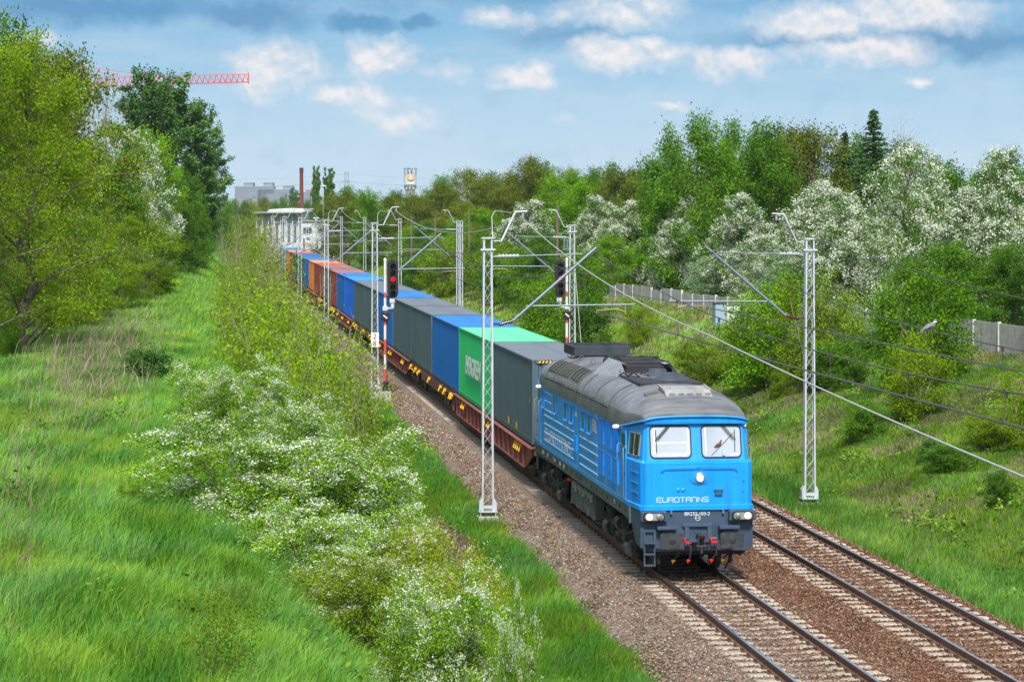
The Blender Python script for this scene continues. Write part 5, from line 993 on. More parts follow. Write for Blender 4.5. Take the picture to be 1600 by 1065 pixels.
# ------------------------------------------------------------------ containers and wagons
def container_meshes(L, W=2.44, Hh=2.66):
    fr = MB(); t = .1
    for x in (-W / 2, W / 2 - t):
        for y in (0, L - .14): fr.box(x, y, .0, x + t, y + .14, Hh, .004)
        fr.box(x, .14, .0, x + .06 if x < 0 else x + t, L - .14, .15); fr.box(x if x < 0 else x + .04, .14, Hh - .07, x + .06 if x < 0 else x + t, L - .14, Hh - .006)
    for y in (0, L - .12): fr.box(-W / 2 + t, y, Hh - .11, W / 2 - t, y + .12, Hh - .004); fr.box(-W / 2 + t, y, 0, W / 2 - t, y + .12, .15)
    def wave(x0, s):
        n = int((L - .28) / .28); p = (L - .28) / n; v = []; f = []
        prof = []
        for i in range(n):
            y = .14 + i * p; prof += [(y, 0), (y + p * .3, 0), (y + p * .5, 1), (y + p * .8, 1)]
        prof.append((L - .14, 0))
        for (y, d) in prof: x = x0 - s * .036 * d; v += [(x, y, .15), (x, y, Hh - .07)]
        for i in range(len(prof) - 1): f.append((2 * i, 2 * i + 2, 2 * i + 3, 2 * i + 1))
        return v, f
    sides = []
    for s in (-1, 1): m = MB(); v, f = wave(s * (W / 2 - .012), s); m._add(v, f); sides.append(m)
    rf = MB(); n = int(L / .21); v = []; prof = []
    for i in range(n): y = .06 + (L - .12) * i / n; q = (L - .12) / n; prof += [(y, 0), (y + q * .4, 0), (y + q * .5, 1), (y + q * .9, 1)]
    prof.append((L - .06, 0))
    for (y, d) in prof: v += [(-W / 2 + .055, y, Hh - .028 + .018 * d), (W / 2 - .055, y, Hh - .028 + .018 * d)]
    rf._add(v, [(2 * i, 2 * i + 1, 2 * i + 3, 2 * i + 2) for i in range(len(prof) - 1)]); rf.box(-W / 2 + .05, .01, Hh - .09, W / 2 - .05, L - .01, Hh - .06)
    n = 9; p = (W - .2) / n; prof = []; ends = []
    for i in range(n): x = -W / 2 + .1 + i * p; prof += [(x, 0), (x + p * .35, 0), (x + p * .5, 1), (x + p * .85, 1)]
    prof.append((W / 2 - .1, 0))
    for y0, sg in ((.03, 1), (L - .03, -1)):
        v = []; em = MB(); ends.append(em)
        for (x, d) in prof: v += [(x, y0 + sg * .05 * d, .15), (x, y0 + sg * .05 * d, Hh - .11)]
        em._add(v, [(2 * i, 2 * i + 2, 2 * i + 3, 2 * i + 1) for i in range(len(prof) - 1)])
    cc = []
    for x in (-W / 2 - .004, W / 2 - .174):
        for y in (-.006, L - .17):
            for z in (-.004, Hh - .114):
                c = MB(); c.box(x, y, z, x + .178, y + .176, z + .118, .006); c.mat(1); cc.append(c)
                if y < 0: c.prism([(x + .089 + .03 * math.cos(a), z + .06 + .03 * math.sin(a)) for a in [i * math.pi / 4 for i in range(8)]], -.009, -.002, 'y')
    st = MB(); 
    for sx in (-1, 1):
        for k in range(9):
            x0 = (sx * (W / 2 - .2) - (0 if sx < 0 else .5)) + .055 * k; st.m = k % 2; st._add([(x0, -.006, Hh - .1), (x0 + .055, -.006, Hh - .1), (x0 + .085, -.006, Hh - .03), (x0 + .03, -.006, Hh - .03)], [(0, 1, 2, 3)])
            st._add([(x0, .0, Hh + .001), (x0 + .055, .0, Hh + .001), (x0 + .055, .11, Hh + .001), (x0 + .0, .11, Hh + .001)], [(0, 1, 2, 3)])
    return fr, sides, rf, ends, cc, st
def build_containers():
    yel = mat('hazard_yellow', (.85, .55, .01), .5); blk = MATS['black_rubber']
    cols = {'grey': ((.07, .11, .135), (.125, .15, .18)), 'blue': ((.004, .12, .42), (.012, .17, .6)), 'vivid': ((.004, .13, .72), (.02, .25, .8)), 'green': ((.02, .48, .15), (.1, .68, .3)), 'red': ((.27, .042, .03), (.4, .11, .09)), 'orange': ((.72, .2, .035), (.75, .3, .08)), 'slate': ((.05, .1, .1), (.1, .16, .18)), 'navy': ((.006, .05, .16), (.02, .12, .36))}  # second colour of each pair paints sky light into the roof
    spec = [('grey', 77.7, 10.95, 'dark grey shipping container directly behind the locomotive'), ('green', 88.9, 11.1, 'bright green shipping container with big white lettering on its side'), ('blue', 100.2, 11.35, 'deep blue shipping container behind the green one'), ('grey', 112.1, 10.9, 'dark grey container between the deep blue one and another grey one'),
            ('grey', 123.2, 11.1, 'dark grey container just right of the left signal head'), ('blue', 135.2, 10.9, 'blue container half hidden behind the left signal post'), ('grey', 146.3, 11., 'dark grey container left of the mast marked 28, nearer of the pair'), ('grey', 157.5, 10.9, 'dark grey container touching the vivid blue one'),
            ('vivid', 168.6, 10.8, 'vivid blue container in the middle of the train'), ('blue', 179.7, 10.4, 'blue container next to the rust red ones'), ('red', 190.4, 9.4, 'rust red container right of the dark slate short one'), ('slate', 200., 7.6, 'short dark slate container between the rust red ones'), ('red', 208., 9.2, 'rust red container left of the slate one'),
            ('red', 217.5, 10., 'rust red container touching the orange one'), ('orange', 228., 10.2, 'bright orange container far back in the train'), ('blue', 238.6, 9.8, 'blue container left of the orange one'), ('slate', 248.7, 5.6, 'short dark container far back in the train'), ('navy', 254.6, 11.5, 'dark blue container far back near the white building'),
            ('navy', 266.6, 11., 'dark blue container half hidden by the thicket'), ('red', 278., 11., 'reddish container near the end of the visible train'), ('orange', 289.5, 11., 'pale orange container near the end of the visible train'), ('blue', 301., 11., 'last visible blue container of the train'), ('vivid', 312.5, 11., 'farthest container, only its blue roof showing')]
    cache = {}
    for (c, y, Lc, lab) in spec:
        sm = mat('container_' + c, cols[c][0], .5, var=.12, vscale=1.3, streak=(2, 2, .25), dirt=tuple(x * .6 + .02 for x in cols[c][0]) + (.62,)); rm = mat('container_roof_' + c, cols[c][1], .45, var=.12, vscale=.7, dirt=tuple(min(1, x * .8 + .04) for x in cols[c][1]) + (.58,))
        o = empty('shipping_container', (0, y, 1.27)); tag(o, lab, 'shipping container', 'containers of the freight train')
        key = (c, Lc)
        if key not in cache:
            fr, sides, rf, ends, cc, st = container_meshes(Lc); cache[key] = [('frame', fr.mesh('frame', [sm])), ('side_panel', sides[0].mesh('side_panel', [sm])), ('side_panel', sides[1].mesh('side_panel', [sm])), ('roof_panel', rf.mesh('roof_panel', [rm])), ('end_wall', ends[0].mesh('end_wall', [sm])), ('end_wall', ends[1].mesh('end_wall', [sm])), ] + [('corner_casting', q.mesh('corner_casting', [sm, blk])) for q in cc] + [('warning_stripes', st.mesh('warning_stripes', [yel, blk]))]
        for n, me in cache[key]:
            if (n == 'warning_stripes' and y > 205) or (n == 'corner_casting' and y > 150): continue
            link(n, me, o)
        if lab.startswith('rust red container right'): m = MB(); m.box(-1.262, Lc - 1.6, 1.5, -1.256, Lc - 1.1, 2.1); m.build('white_label', [MATS['white_paint']], o)
        if c == 'green':
            fonttext('lettering', 'EVERGREEN', .98, mat('lettering_white', (.88, .9, .9), .6), o, (-1.25, 8.3, 1.02), (R(90), 0, R(-90)), .028)
        if lab.startswith('dark grey shipping'):
            for yy in (5.6, 3.5): m = MB(); m.box(-1.256, yy, .2, -1.25, yy + .3, .42); m.build('yellow_label', [mat('label_yellow', (.8, .5, .02), .5, var=.3, vscale=12.)], o)
            m = MB(); m._add([(-1.232, .35, 1.3), (-1.232, .55, 1.3), (-1.232, .45, 1.5)], [(0, 1, 2)]); m.build('warning_sticker', [yel], o)
    # wagons
    rustm = mat('wagon_red_brown', (.26, .085, .075), .7, var=.25, vscale=1.5, dirt=(.14, .06, .05, .55), bump=.1); run = MATS['running_gear_black']; yl = MATS['yellow_paint']; dk = MATS['black_rubber']
    def wagon_bogie(par, yc):
        g = MB()
        for s in (-1, 1): g.prism([(yc - 1.2, .5), (yc - 1.2, .68), (yc - .4, .72), (yc - .3, .85), (yc + .3, .85), (yc + .4, .72), (yc + 1.2, .68), (yc + 1.2, .5), (yc + .4, .36), (yc - .4, .36)], s * .98, s * 1.1, 'x'); g.beam((s * 1.12, yc - 1.3, .95), (s * 1.12, yc - .5, .95), .06, .1); g.tube([(s * 1.08, yc - .25, .5), (s * 1.08, yc - .25, .8)], .1, 8); g.tube([(s * 1.08, yc + .25, .5), (s * 1.08, yc + .25, .8)], .1, 8)
        g.box(-1., yc - .25, .5, 1., yc + .25, .85); b = g.build('bogie', [run], par)
        for k in (-.9, .9):
            w = MB()
            for s in (-1, 1): w.lathe([(.001, s * .68), (.4, s * .69), (.48, s * .68), (.455, s * .7), (.45, s * .81), (.38, s * .815), (.1, s * .79)], (0, yc + k, .46), 20, 'x'); w.lathe([(.15, s * .98), (.15, s * 1.16), (.001, s * 1.18)], (0, yc + k, .46), 10, 'x')
            w.cyl((-.7, yc + k, .46), (.7, yc + k, .46), .07, 8); w.build('wheelset', [MATS['wheel_steel']], b)
    def lever(m, y, z=1.0): m.mat(2); m.box(-1.33, y, z - .04, -1.23, y + .09, z + .08); m.beam((-1.3, y + .05, z + .02), (-1.38, y - .1, z - .17), .035, .05)
    bounds = [(77.3, 101.6, 0), (101.9, 123.0, 1), (123.4, 146.6, 0), (146.9, 169.2, 1), (169.5, 190.8, 0), (191.1, 217.8, 1), (218.1, 240, 0), (240.4, 266, 1), (266.4, 289, 0), (289.4, 312, 1), (312.4, 324, 0)]
    labs = ['rust red container wagon coupled to the locomotive', 'rust red container wagon under the deep blue container', 'rust red container wagon beside the left signal', 'rust red container wagon under the vivid blue container', 'container wagon under the blue and rust red containers', 'container wagon under the rust red containers', 'container wagon under the orange container', 'container wagon under the dark blue containers', 'container wagon hidden by the thicket', 'container wagon near the end of the visible train', 'farthest container wagon of the train']
    for (a, b, kind), lab in zip(bounds, labs):
        o = empty('container_wagon', (0, a, 0)); tag(o, lab, 'freight wagon', 'container wagons of the freight train'); Lw = b - a; m = MB()
        for s in (-1, 1):
            if kind == 0:                                     # deep plate girders with slanted ends
                m.prism([(.25, 1.17), (.25, .93), (1.7, .47), (Lw - 1.7, .47), (Lw - .25, .93), (Lw - .25, 1.17)], s * 1.2, s * 1.24, 'x'); m.box(s * 1.16, .25, 1.17, s * 1.36, Lw - .25, 1.2); m.box(s * 1.2, 1.7, .44, s * 1.34, Lw - 1.7, .47)
                for i in range(int(Lw / 1.3)): y = 1.8 + i * 1.3; m.box(s * 1.24, y, .47, s * 1.33, y + .03, 1.17)
                m._add([(s * 1.34, .25, 1.18), (s * 1.2, .25, 1.18), (s * 1.0, -.05, 1.18), (s * 1.34, -.05, 1.18)], [(0, 1, 2, 3)])
            else: m.box(s * 1.0, .1, .95, s * 1.2, Lw - .1, 1.2); m.box(s * 1.0, 5.4, .7, s * 1.18, Lw - 5.4, .95)
        m.box(-1.2, 0, .95, 1.2, .2, 1.24, .01); m.box(-1.2, Lw - .2, .95, 1.2, Lw, 1.24, .01); m.box(-.25, .2, .8, .25, Lw - .2, 1.1)
        for i in range(8): y = .2 + (Lw - .6) * i / 7; m.box(-1.18, y, 1.0, 1.18, y + .2, 1.16)
        fo = m.build('frame', [rustm], o)
        m = MB(); m.m = 2
        if a < 200:
            for yy in ([2.6, 3.05, 3.5, 3.95, Lw * .5 - .9, Lw * .5 - .45, Lw * .5 + .45, Lw * .5 + .9, Lw - 4.6, Lw - 4.15, Lw - 3.7] if kind == 0 else [.3, .9, 3.3, 5.2, Lw * .5, Lw - 5.4, Lw - 3.4, Lw - .9]): m = MB(); lever(m, yy, 1.03); m.build('container_lock', [rustm, dk, yl], o)
            m = MB()
            if kind: 
                for yy in (.6, 3.4, Lw - 4.2, Lw - 1.4):
                    for k in range(7): m.m = k % 2; m.box(-1.3, yy + k * .12, .86, -1.24, yy + k * .12 + .12, .93)
                    m.m = 1; m.box(-1.28, yy, .5, -1.22, yy + .06, .86); m.box(-1.28, yy + .78, .5, -1.22, yy + .84, .86)
                m.build('handrails', [yl, dk], o)
            else:
                m = MB(); letters(m, '33 51 455', (-1.241, Lw - .7, .95), (0, -1, 0), (0, 0, 1), .12, .16, .11, .02, (-1, 0, 0)); letters(m, '12345', (-1.241, Lw - .75, .8), (0, -1, 0), (0, 0, 1), .06, .14, .09, .014, (-1, 0, 0)); m.build('lettering', [MATS['white_paint']], o)
                m = MB(); m.m = 0
                for k in range(6): m.m = k % 2; m.box(-1.0, -.1 + .0, .98 + k * .0, -.9 + .0, -.08, 1.04)
        for yy in (-.3, Lw + .02):
            for s in (-1, 1):
                m = MB(); c = s * .87; e = yy + .28; m.cyl((c, yy + .05, 1.03), (c, e, 1.03), .1); m.prism(rrect(c - .22, .87, c + .22, 1.19, .05), yy if yy < 0 else e - .04, yy + .04 if yy < 0 else e, 'y')
                if a < 150: m.build('buffer', [run], o)
        wagon_bogie(o, 2.2); wagon_bogie(o, Lw - 2.2)
# ------------------------------------------------------------------ overhead line, signals
YL = [73.2, 120.9, 167.3, 211.6, 252., 292.]; YR = [75.9, 125.7, 181., 235.5, 286., 333.]
def lattice(m, H, w0, w1, dep=.22, step=.36):
    """two channel uprights, zigzag lacing on both faces"""
    u = MB(); l = MB(); l2 = MB()
    for s in (-1, 1):
        u._add([], []); a = (s * w0 / 2, 0, .0); b = (s * w1 / 2, 0, H); 
        u.beam(a, b, .055, dep, up=(0, 1, 0)) if False else None
        xs0, xs1 = s * w0 / 2, s * w1 / 2
        for yy in (-dep / 2, dep / 2): u.loft([[(x0 - .022, yy - .008, z), (x0 + .022, yy - .008, z), (x0 + .022, yy + .008, z), (x0 - .022, yy + .008, z)] for x0, z in ((xs0, 0), (xs1, H))])
        o0, o1 = xs0 + s * .022, xs1 + s * .022
        u.loft([[(x0 - .004, -dep / 2, z), (x0 + .004, -dep / 2, z), (x0 + .004, dep / 2, z), (x0 - .004, dep / 2, z)] for x0, z in ((o0, 0), (o1, H))])
    n = int(H / step)
    for i in range(n):
        z0, z1 = .25 + (H - .5) * i / n, .25 + (H - .5) * (i + 1) / n; wa = (w0 + (w1 - w0) * z0 / H) / 2 - .02; wb = (w0 + (w1 - w0) * z1 / H) / 2 - .02; sg = 1 if i % 2 else -1
        l.beam((sg * wa, -dep / 2 - .006, z0), (-sg * wb, -dep / 2 - .006, z1), .008, .05, up=(0, 1, 0)); l2.beam((-sg * wa, dep / 2 + .006, z0), (sg * wb, dep / 2 + .006, z1), .008, .05, up=(0, 1, 0))
    return u, l, l2
def insulator(m, a, b, r=.06, n=6):
    a = Vector(a); b = Vector(b); pts = []; rs = []
    for i in range(n * 2 + 1): pts.append(a + (b - a) * i / (n * 2)); rs.append(r if i % 2 else r * .45)
    m.tube(pts, rs, 8)
def build_masts():
    st = mat('galvanised_paint', (.52, .56, .6), .5, .15, var=.12, vscale=2., dirt=(.36, .34, .3, .66)); conc = mat('footing_concrete', (.4, .4, .37), .9, var=.2, vscale=6., bump=.3); tubem = mat('zinc_tube', (.24, .29, .34), .45, .5); ins = mat('insulator_glaze', (.07, .03, .025), .25); insl = mat('insulator_grey', (.35, .37, .42), .3); copper = mat('bronze_arm', (.42, .33, .22), .5, .4); wh = MATS['white_paint']; blk = MATS['black_rubber']
    def mast(sx, X, Y, h, zb, label, double=False, arm=True, horn=True, plate28=False):
        """sx = side the arms point to (+1 right, -1 left)"""
        o = empty('catenary_mast', (X, Y, zb)); tag(o, label, 'catenary mast', 'lattice masts left of the railway' if sx > 0 else 'lattice masts right of the railway')
        for dx in ((-.0,) if not double else (-.13, .13)):
            u, l, l2 = lattice(None, h, .31 if not double else .19, .22 if not double else .15); 
            for part, nm in ((u, 'upright'), (l, 'lacing'), (l2, 'lacing')): part.build(nm, [st], o, (dx, 0, .0))
        m = MB(); m.box(-.27, -.2, .02, .27, .2, .05); 
        for s in (-1, 1): m.prism([(s * .26, .05), (s * .26, .3), (s * .2, .42), (s * .14, .42), (s * .14, .05)], -.12, .12, 'y')
        m.box(-.13, -.13, .12, .13, -.1, .22); m.build('base_plate', [st], o)
        m = MB(); m.box(-.3, -.25, -.8, .3, .25, -.1, .02); [m.cyl((a, b, -.12), (a, b, .1), .02, 6) for a in (-.22, .22) for b in (-.16, .16)]; m.build('footing', [conc], o)
        m = MB(); m.box(-.18, -.15, h - .03, .18, .15, h + .01); m.beam((-.22, -.15, h - .35), (.22, -.15, h - .35), .03, .05); m.build('head_clamp', [st], o)
        zr = -zb; tz = 7.35 + zr; D = abs(X - (0 if sx > 0 else 4.04)); 
        if horn:
            m = MB(); hx = [(.14, h - .1), (.42, h - .1), (.8, h + .7), (.85, h + .76), (1.18, h + .78)]
            for yy in (-.05, .05): m.tube([(sx * a, yy, b) for a, b in hx], .028, 6)
            m.build('horn_bracket', [st], o)
            m = MB(); insulator(m, (sx * 1.05, 0, h + .74), (sx * 1.05, 0, h + .56), .05, 3); m.build('horn_insulator', [insl], o)
        if arm:
            m = MB(); a = (sx * .75, 0, 5.36 + zr); b = (sx * (D + .1), 0, 7.52 + zr); m.tube([a, b], .045, 8); m.build('cantilever_tube', [tubem], o)
            m = MB(); m.beam((sx * .17, 0, 5.27 + zr), (sx * .35, 0, 5.27 + zr), .03, .06); insulator(m, (sx * .33, 0, 5.25 + zr), a, .065, 5); m.build('insulator', [ins], o)
            m = MB(); m.tube([(sx * .95, 0, 7.28 + zr), (sx * (D - .3), 0, 7.34 + zr)], .02, 6); m.build('stay_rod', [tubem], o)
            m = MB(); insulator(m, (sx * .3, 0, 7.27 + zr), (sx * .95, 0, 7.28 + zr), .07, 6); m.beam((sx * .15, 0, 7.27 + zr), (sx * .32, 0, 7.27 + zr), .03, .05); m.build('insulator', [insl], o)
            m = MB(); m.tube([(sx * 1.15, 0, 5.8 + zr), (sx * (D + 1.25), 0, 5.83 + zr)], .026, 8); m.build('registration_tube', [tubem], o)
            m = MB(); e = sx * (D + .1); m.tube([(sx * (D + .98), 0, 5.8 + zr), (sx * (D + .98), 0, 5.55 + zr)], .02, 6); m.tube([(sx * (D + .98), 0, 5.62 + zr), (sx * (D + .7), 0, 5.7 + zr), (e, 0, 5.66 + zr), (e, 0, 5.58 + zr)], .016, 6); m.build('steady_arm', [copper], o)
        if plate28:
            m = MB(); m.box(-.19, -.16, 2.05, .19, -.135, 2.75); p = m.build('number_plate', [wh], o)
            fonttext('digit', '2', .36, blk, p, (-.1, -.163, 2.44), (R(90), 0, 0)); fonttext('digit', '8', .36, blk, p, (-.1, -.163, 2.11), (R(90), 0, 0))
        return o
    zc = lambda x, y: -.3
    LL = ['nearest lattice mast left of the train, standing on a concrete block', 'lattice mast carrying the number plate 28 beside the left signal', 'lattice mast before the rust red containers', 'lattice mast left of the orange container', 'far lattice mast rising out of the thicket', 'farthest lattice mast left of the train before the white hall']
    for i, y in enumerate(YL): mast(1, -3.15, y, 8.05 if i else 8.1, -.28 if i == 0 else -.02, LL[i], plate28=(i == 1), arm=True)
    LR = ['lattice mast standing on the grass right of the tracks', 'lattice mast with guy wires beside the right signal', 'pair of lattice masts bolted side by side beyond the train', 'lattice mast beyond the train right of the left signal head', 'lattice mast with black band beyond the rust red containers', 'farthest lattice mast right of the tracks near the white building']
    for i, y in enumerate(YR):
        o = mast(-1, 7.24, y, 8.1, -.35 if i == 0 else -.2, LR[i], double=(i == 2))
        if i == 1:
            m = MB()
            for dx in (.55, .95): m.tube([(.12, .2, 6.6), (dx, 2.2, .3)], .018, 5)
            m.build('guy_wire', [MATS['white_paint']], o); m = MB(); m.box(-.45, -.1, 6.85, .0, .1, 6.9); [insulator(m, (-.4 + .15 * k, 0, 6.9), (-.4 + .15 * k, 0, 7.35), .05, 4) for k in range(3)]; m.build('feeder_bracket', [tubem], o)
        if i == 4: m = MB(); m.box(-.2, -.17, .6, .2, .17, 2.0); m.build('black_band', [blk], o)
    # wires
    wire = mat('wire_dark', (.1, .09, .085), .6, .3); wl = mat('wire_light', (.5, .5, .5), .5, .3)
    for tx, YS, lab in ((0., [22.] + YL + [335.], 'overhead wire pair hung over the left track'), (4.04, [24.] + YR, 'overhead wire pair hung over the right track')):
        o = empty('overhead_line', (tx, 0, 0)); tag(o, lab, 'overhead wire', 'overhead wires'); M = MB(); C = MB(); Dp = []
        stg = .2; sup = [(y, stg if i % 2 else -stg) for i, y in enumerate(YS)]
        for (y0, x0), (y1, x1) in zip(sup, sup[1:]):
            pts = []; n = 16
            zs0 = 7.35 if y0 > 30 else 6.5
            for k in range(n + 1):
                t = k / n; z = zs0 + (7.35 - zs0) * t - 4 * (1.3 if y0 > 30 else .95) * t * (1 - t); pts.append((0 + (x0 + (x1 - x0) * t) * .6, y0 + (y1 - y0) * t, z))
            M.tube(pts, .014 if y0 < 60 else .017, 5, False); C.tube([(x0, y0, 5.57), ((x0 + x1) / 2, (y0 + y1) / 2, 5.53), (x1, y1, 5.57)], .013, 5, False)
            if y0 < 60: C.tube([(x0 + .05, y0, 5.57), ((x0 + x1) / 2 + .05, (y0 + y1) / 2, 5.53), (x1 + .05, y1, 5.57)], .012, 5, False)
            nd = int((y1 - y0) / 5)
            for k in range(nd):
                t = (k + .5) / nd; z = zs0 + (7.35 - zs0) * t - 4 * (1.3 if y0 > 30 else .95) * t * (1 - t); x = x0 + (x1 - x0) * t; Dp.append(((x * .6, y0 + (y1 - y0) * t, z), (x, y0 + (y1 - y0) * t, 5.55)))
        M.build('messenger_wire', [wire], o); C.build('contact_wire', [wire], o)
        for a, b in Dp: m = MB(); m.tube([a, b], .006 if a[1] < 80 else .008, 4, False); m.box(a[0] - .02, a[1] - .02, a[2] - .09, a[0] + .02, a[1] + .02, a[2] + .02); m.box(b[0] - .015, b[1] - .02, b[2] - .02, b[0] + .015, b[1] + .02, b[2] + .06); m.build('dropper', [wire], o)
    def rope(P, sag, r, nm, lab, mt):
        m = MB(); pts = []
        for (a, b, sg) in zip(P, P[1:], sag):
            a = Vector(a); b = Vector(b)
            for k in range(15): t = k / 14; p = a + (b - a) * t; p.z -= 4 * sg * t * (1 - t); pts.append(p)
        q = [p for i, p in enumerate(pts) if i == 0 or (p - pts[i - 1]).length > 1e-4]; m.tube(q, r, 6, False); tag(m.build(nm, [mt]), lab, 'overhead wire')
    rope([(-2.05, 12, 4.9), (-2.05, 28, 5.5), (-2.05, 46, 6.25), (-2.1, 73.2, 8.38)] + [(-2.1, y, 8.6) for y in YL[1:]] + [(-2.1, 335, 8.6)], [0, .05, .3, .7, .7, .7, .6, .6, .6], .014, 'return_wire', 'light grey cable running from the left mast horns down to the lower right', wl)
    rope([(6.05, 25, 6.5), (6.05, 75.9, 8.3)] + [(6.05, y, 8.45) for y in YR[1:]], [.75, .7, .8, .8, .8, .8], .013, 'return_wire', 'dark cable strung along the horns of the right hand masts', wire)
    # jumper loops on the left masts
    for y in YL[:4]:
        m = MB(); m.tube([(-3.0, y, 7.8), (-3.0, y + .2, 8.45), (-2.85, y + .6, 8.62), (-2.3, y + 1.2, 8.55)], .012, 5); tag(m.build('jumper_cable', [wl]), 'thin cable looping up from the lattice mast head at %s' % ('the concrete block' if y < 100 else 'plate 28' if y < 150 else 'the red containers' if y < 200 else 'the orange container'), 'cable')
    # signals
    redp = mat('signal_post_red', (.55, .08, .07), .6, var=.15); whp = mat('signal_post_white', (.66, .66, .66), .6, var=.15)
    def signal(X, Y, zb, hx, lab):
        o = empty('railway_signal', (X, Y, zb)); tag(o, lab, 'railway signal', 'signals showing red')
        m = MB(); b = [(0, .4, 2), (.4, 1.1, 0), (1.1, 1.8, 1), (1.8, 2.5, 0), (2.5, 3.2, 1), (3.2, 3.9, 0), (3.9, 4.5, 1), (4.5, 4.75, 0), (4.75, 6.3, 1)]
        for z0, z1, c in b: m.m = c; m.cyl((0, 0, z0), (0, 0, z1), .065, 10)
        m.m = 1; m.lathe([(.08, 6.3), (.08, 6.36), (.001, 6.42)], (0, 0, 0), 10); m.build('post', [redp, whp, blk], o)
        m = MB(); m.box(-.28, -.25, -.6, .28, .25, .05, .02); m.build('footing', [conc], o)
        hz = 5.4; m = MB(); m.prism([(hx + x, hz + z) for x, z in rrect(-.26, -.92, .26, .92, .25, 6)], -.16, -.08, 'y'); hd = m.build('signal_head', [blk], o)
        for k in range(5):
            z = hz + .66 - .33 * k; m = MB(); m.lathe([(.001, -.165), (.1, -.17), (.105, -.185), (.12, -.185), (.12, -.16)], (hx, 0, z), 14, 'y')
            m.m = 1; pts = [(hx + .125 * math.cos(a), 0, z + .125 * math.sin(a)) for a in [math.pi * i / 8 for i in range(-1, 10)]]
            v = [(p[0], -.16, p[2]) for p in pts] + [(p[0], -.42, p[2] - .02) for p in pts]; n = len(pts); m._add(v, [(i, i + 1, n + i + 1, n + i) for i in range(n - 1)])
            m.build('lamp', [mat('signal_red_lit', (.8, 0, .01), .3, emit=(1., .01, .02), estr=1.2) if k == 2 else mat('signal_lens_dark', (.05, .07, .07), .15), blk], hd)
        m = MB(); m.box(hx - .15, -.15, hz - 1.15, hx + .1, .0, hz - .93, .02); m.box(hx - .09, -.12, hz - 1.4, hx + .07, 0, hz - 1.15, .02); m.beam((0, 0, hz - 1.4), (hx + .05, -.06, hz - 1.38), .1, .08); m.box(-.12, -.1, hz - 1.5, .12, .1, hz - 1.3); m.build('bracket', [st], o)
        m = MB(); m.box(-.2, -.14, hz - 1.98, .2, -.06, hz - 1.6, .01); m.m = 1; m.obox((0, -.145, hz - 1.8), (1, 0, -.8), (0, 1, 0), (.8, 0, 1), .12, .004, .035); m.build('indicator_box', [blk, whp], o)
        m = MB(); m.tube([(hx + .1, -.05, hz - .95), (hx + .2, 0, hz - 1.25), (.1, .05, hz - 1.9), (.09, .03, hz - 2.5), (.1, 0, .3)], .025, 6); m.build('cable', [mat('cable_brown', (.08, .04, .03), .7)], o)
        m = MB(); m.box(-.1, -.2, .0, .16, .1, .5, .02); m.box(.1, -.15, -.25, .3, .05, .35, .02); m.build('foot_box', [blk], o)
    signal(-2.75, 119.5, -.05, .36, 'left hand signal with one red light, beside the mast marked 28'); signal(6.35, 121.5, -.1, -.36, 'right hand signal with one red light, behind the long mast arm')

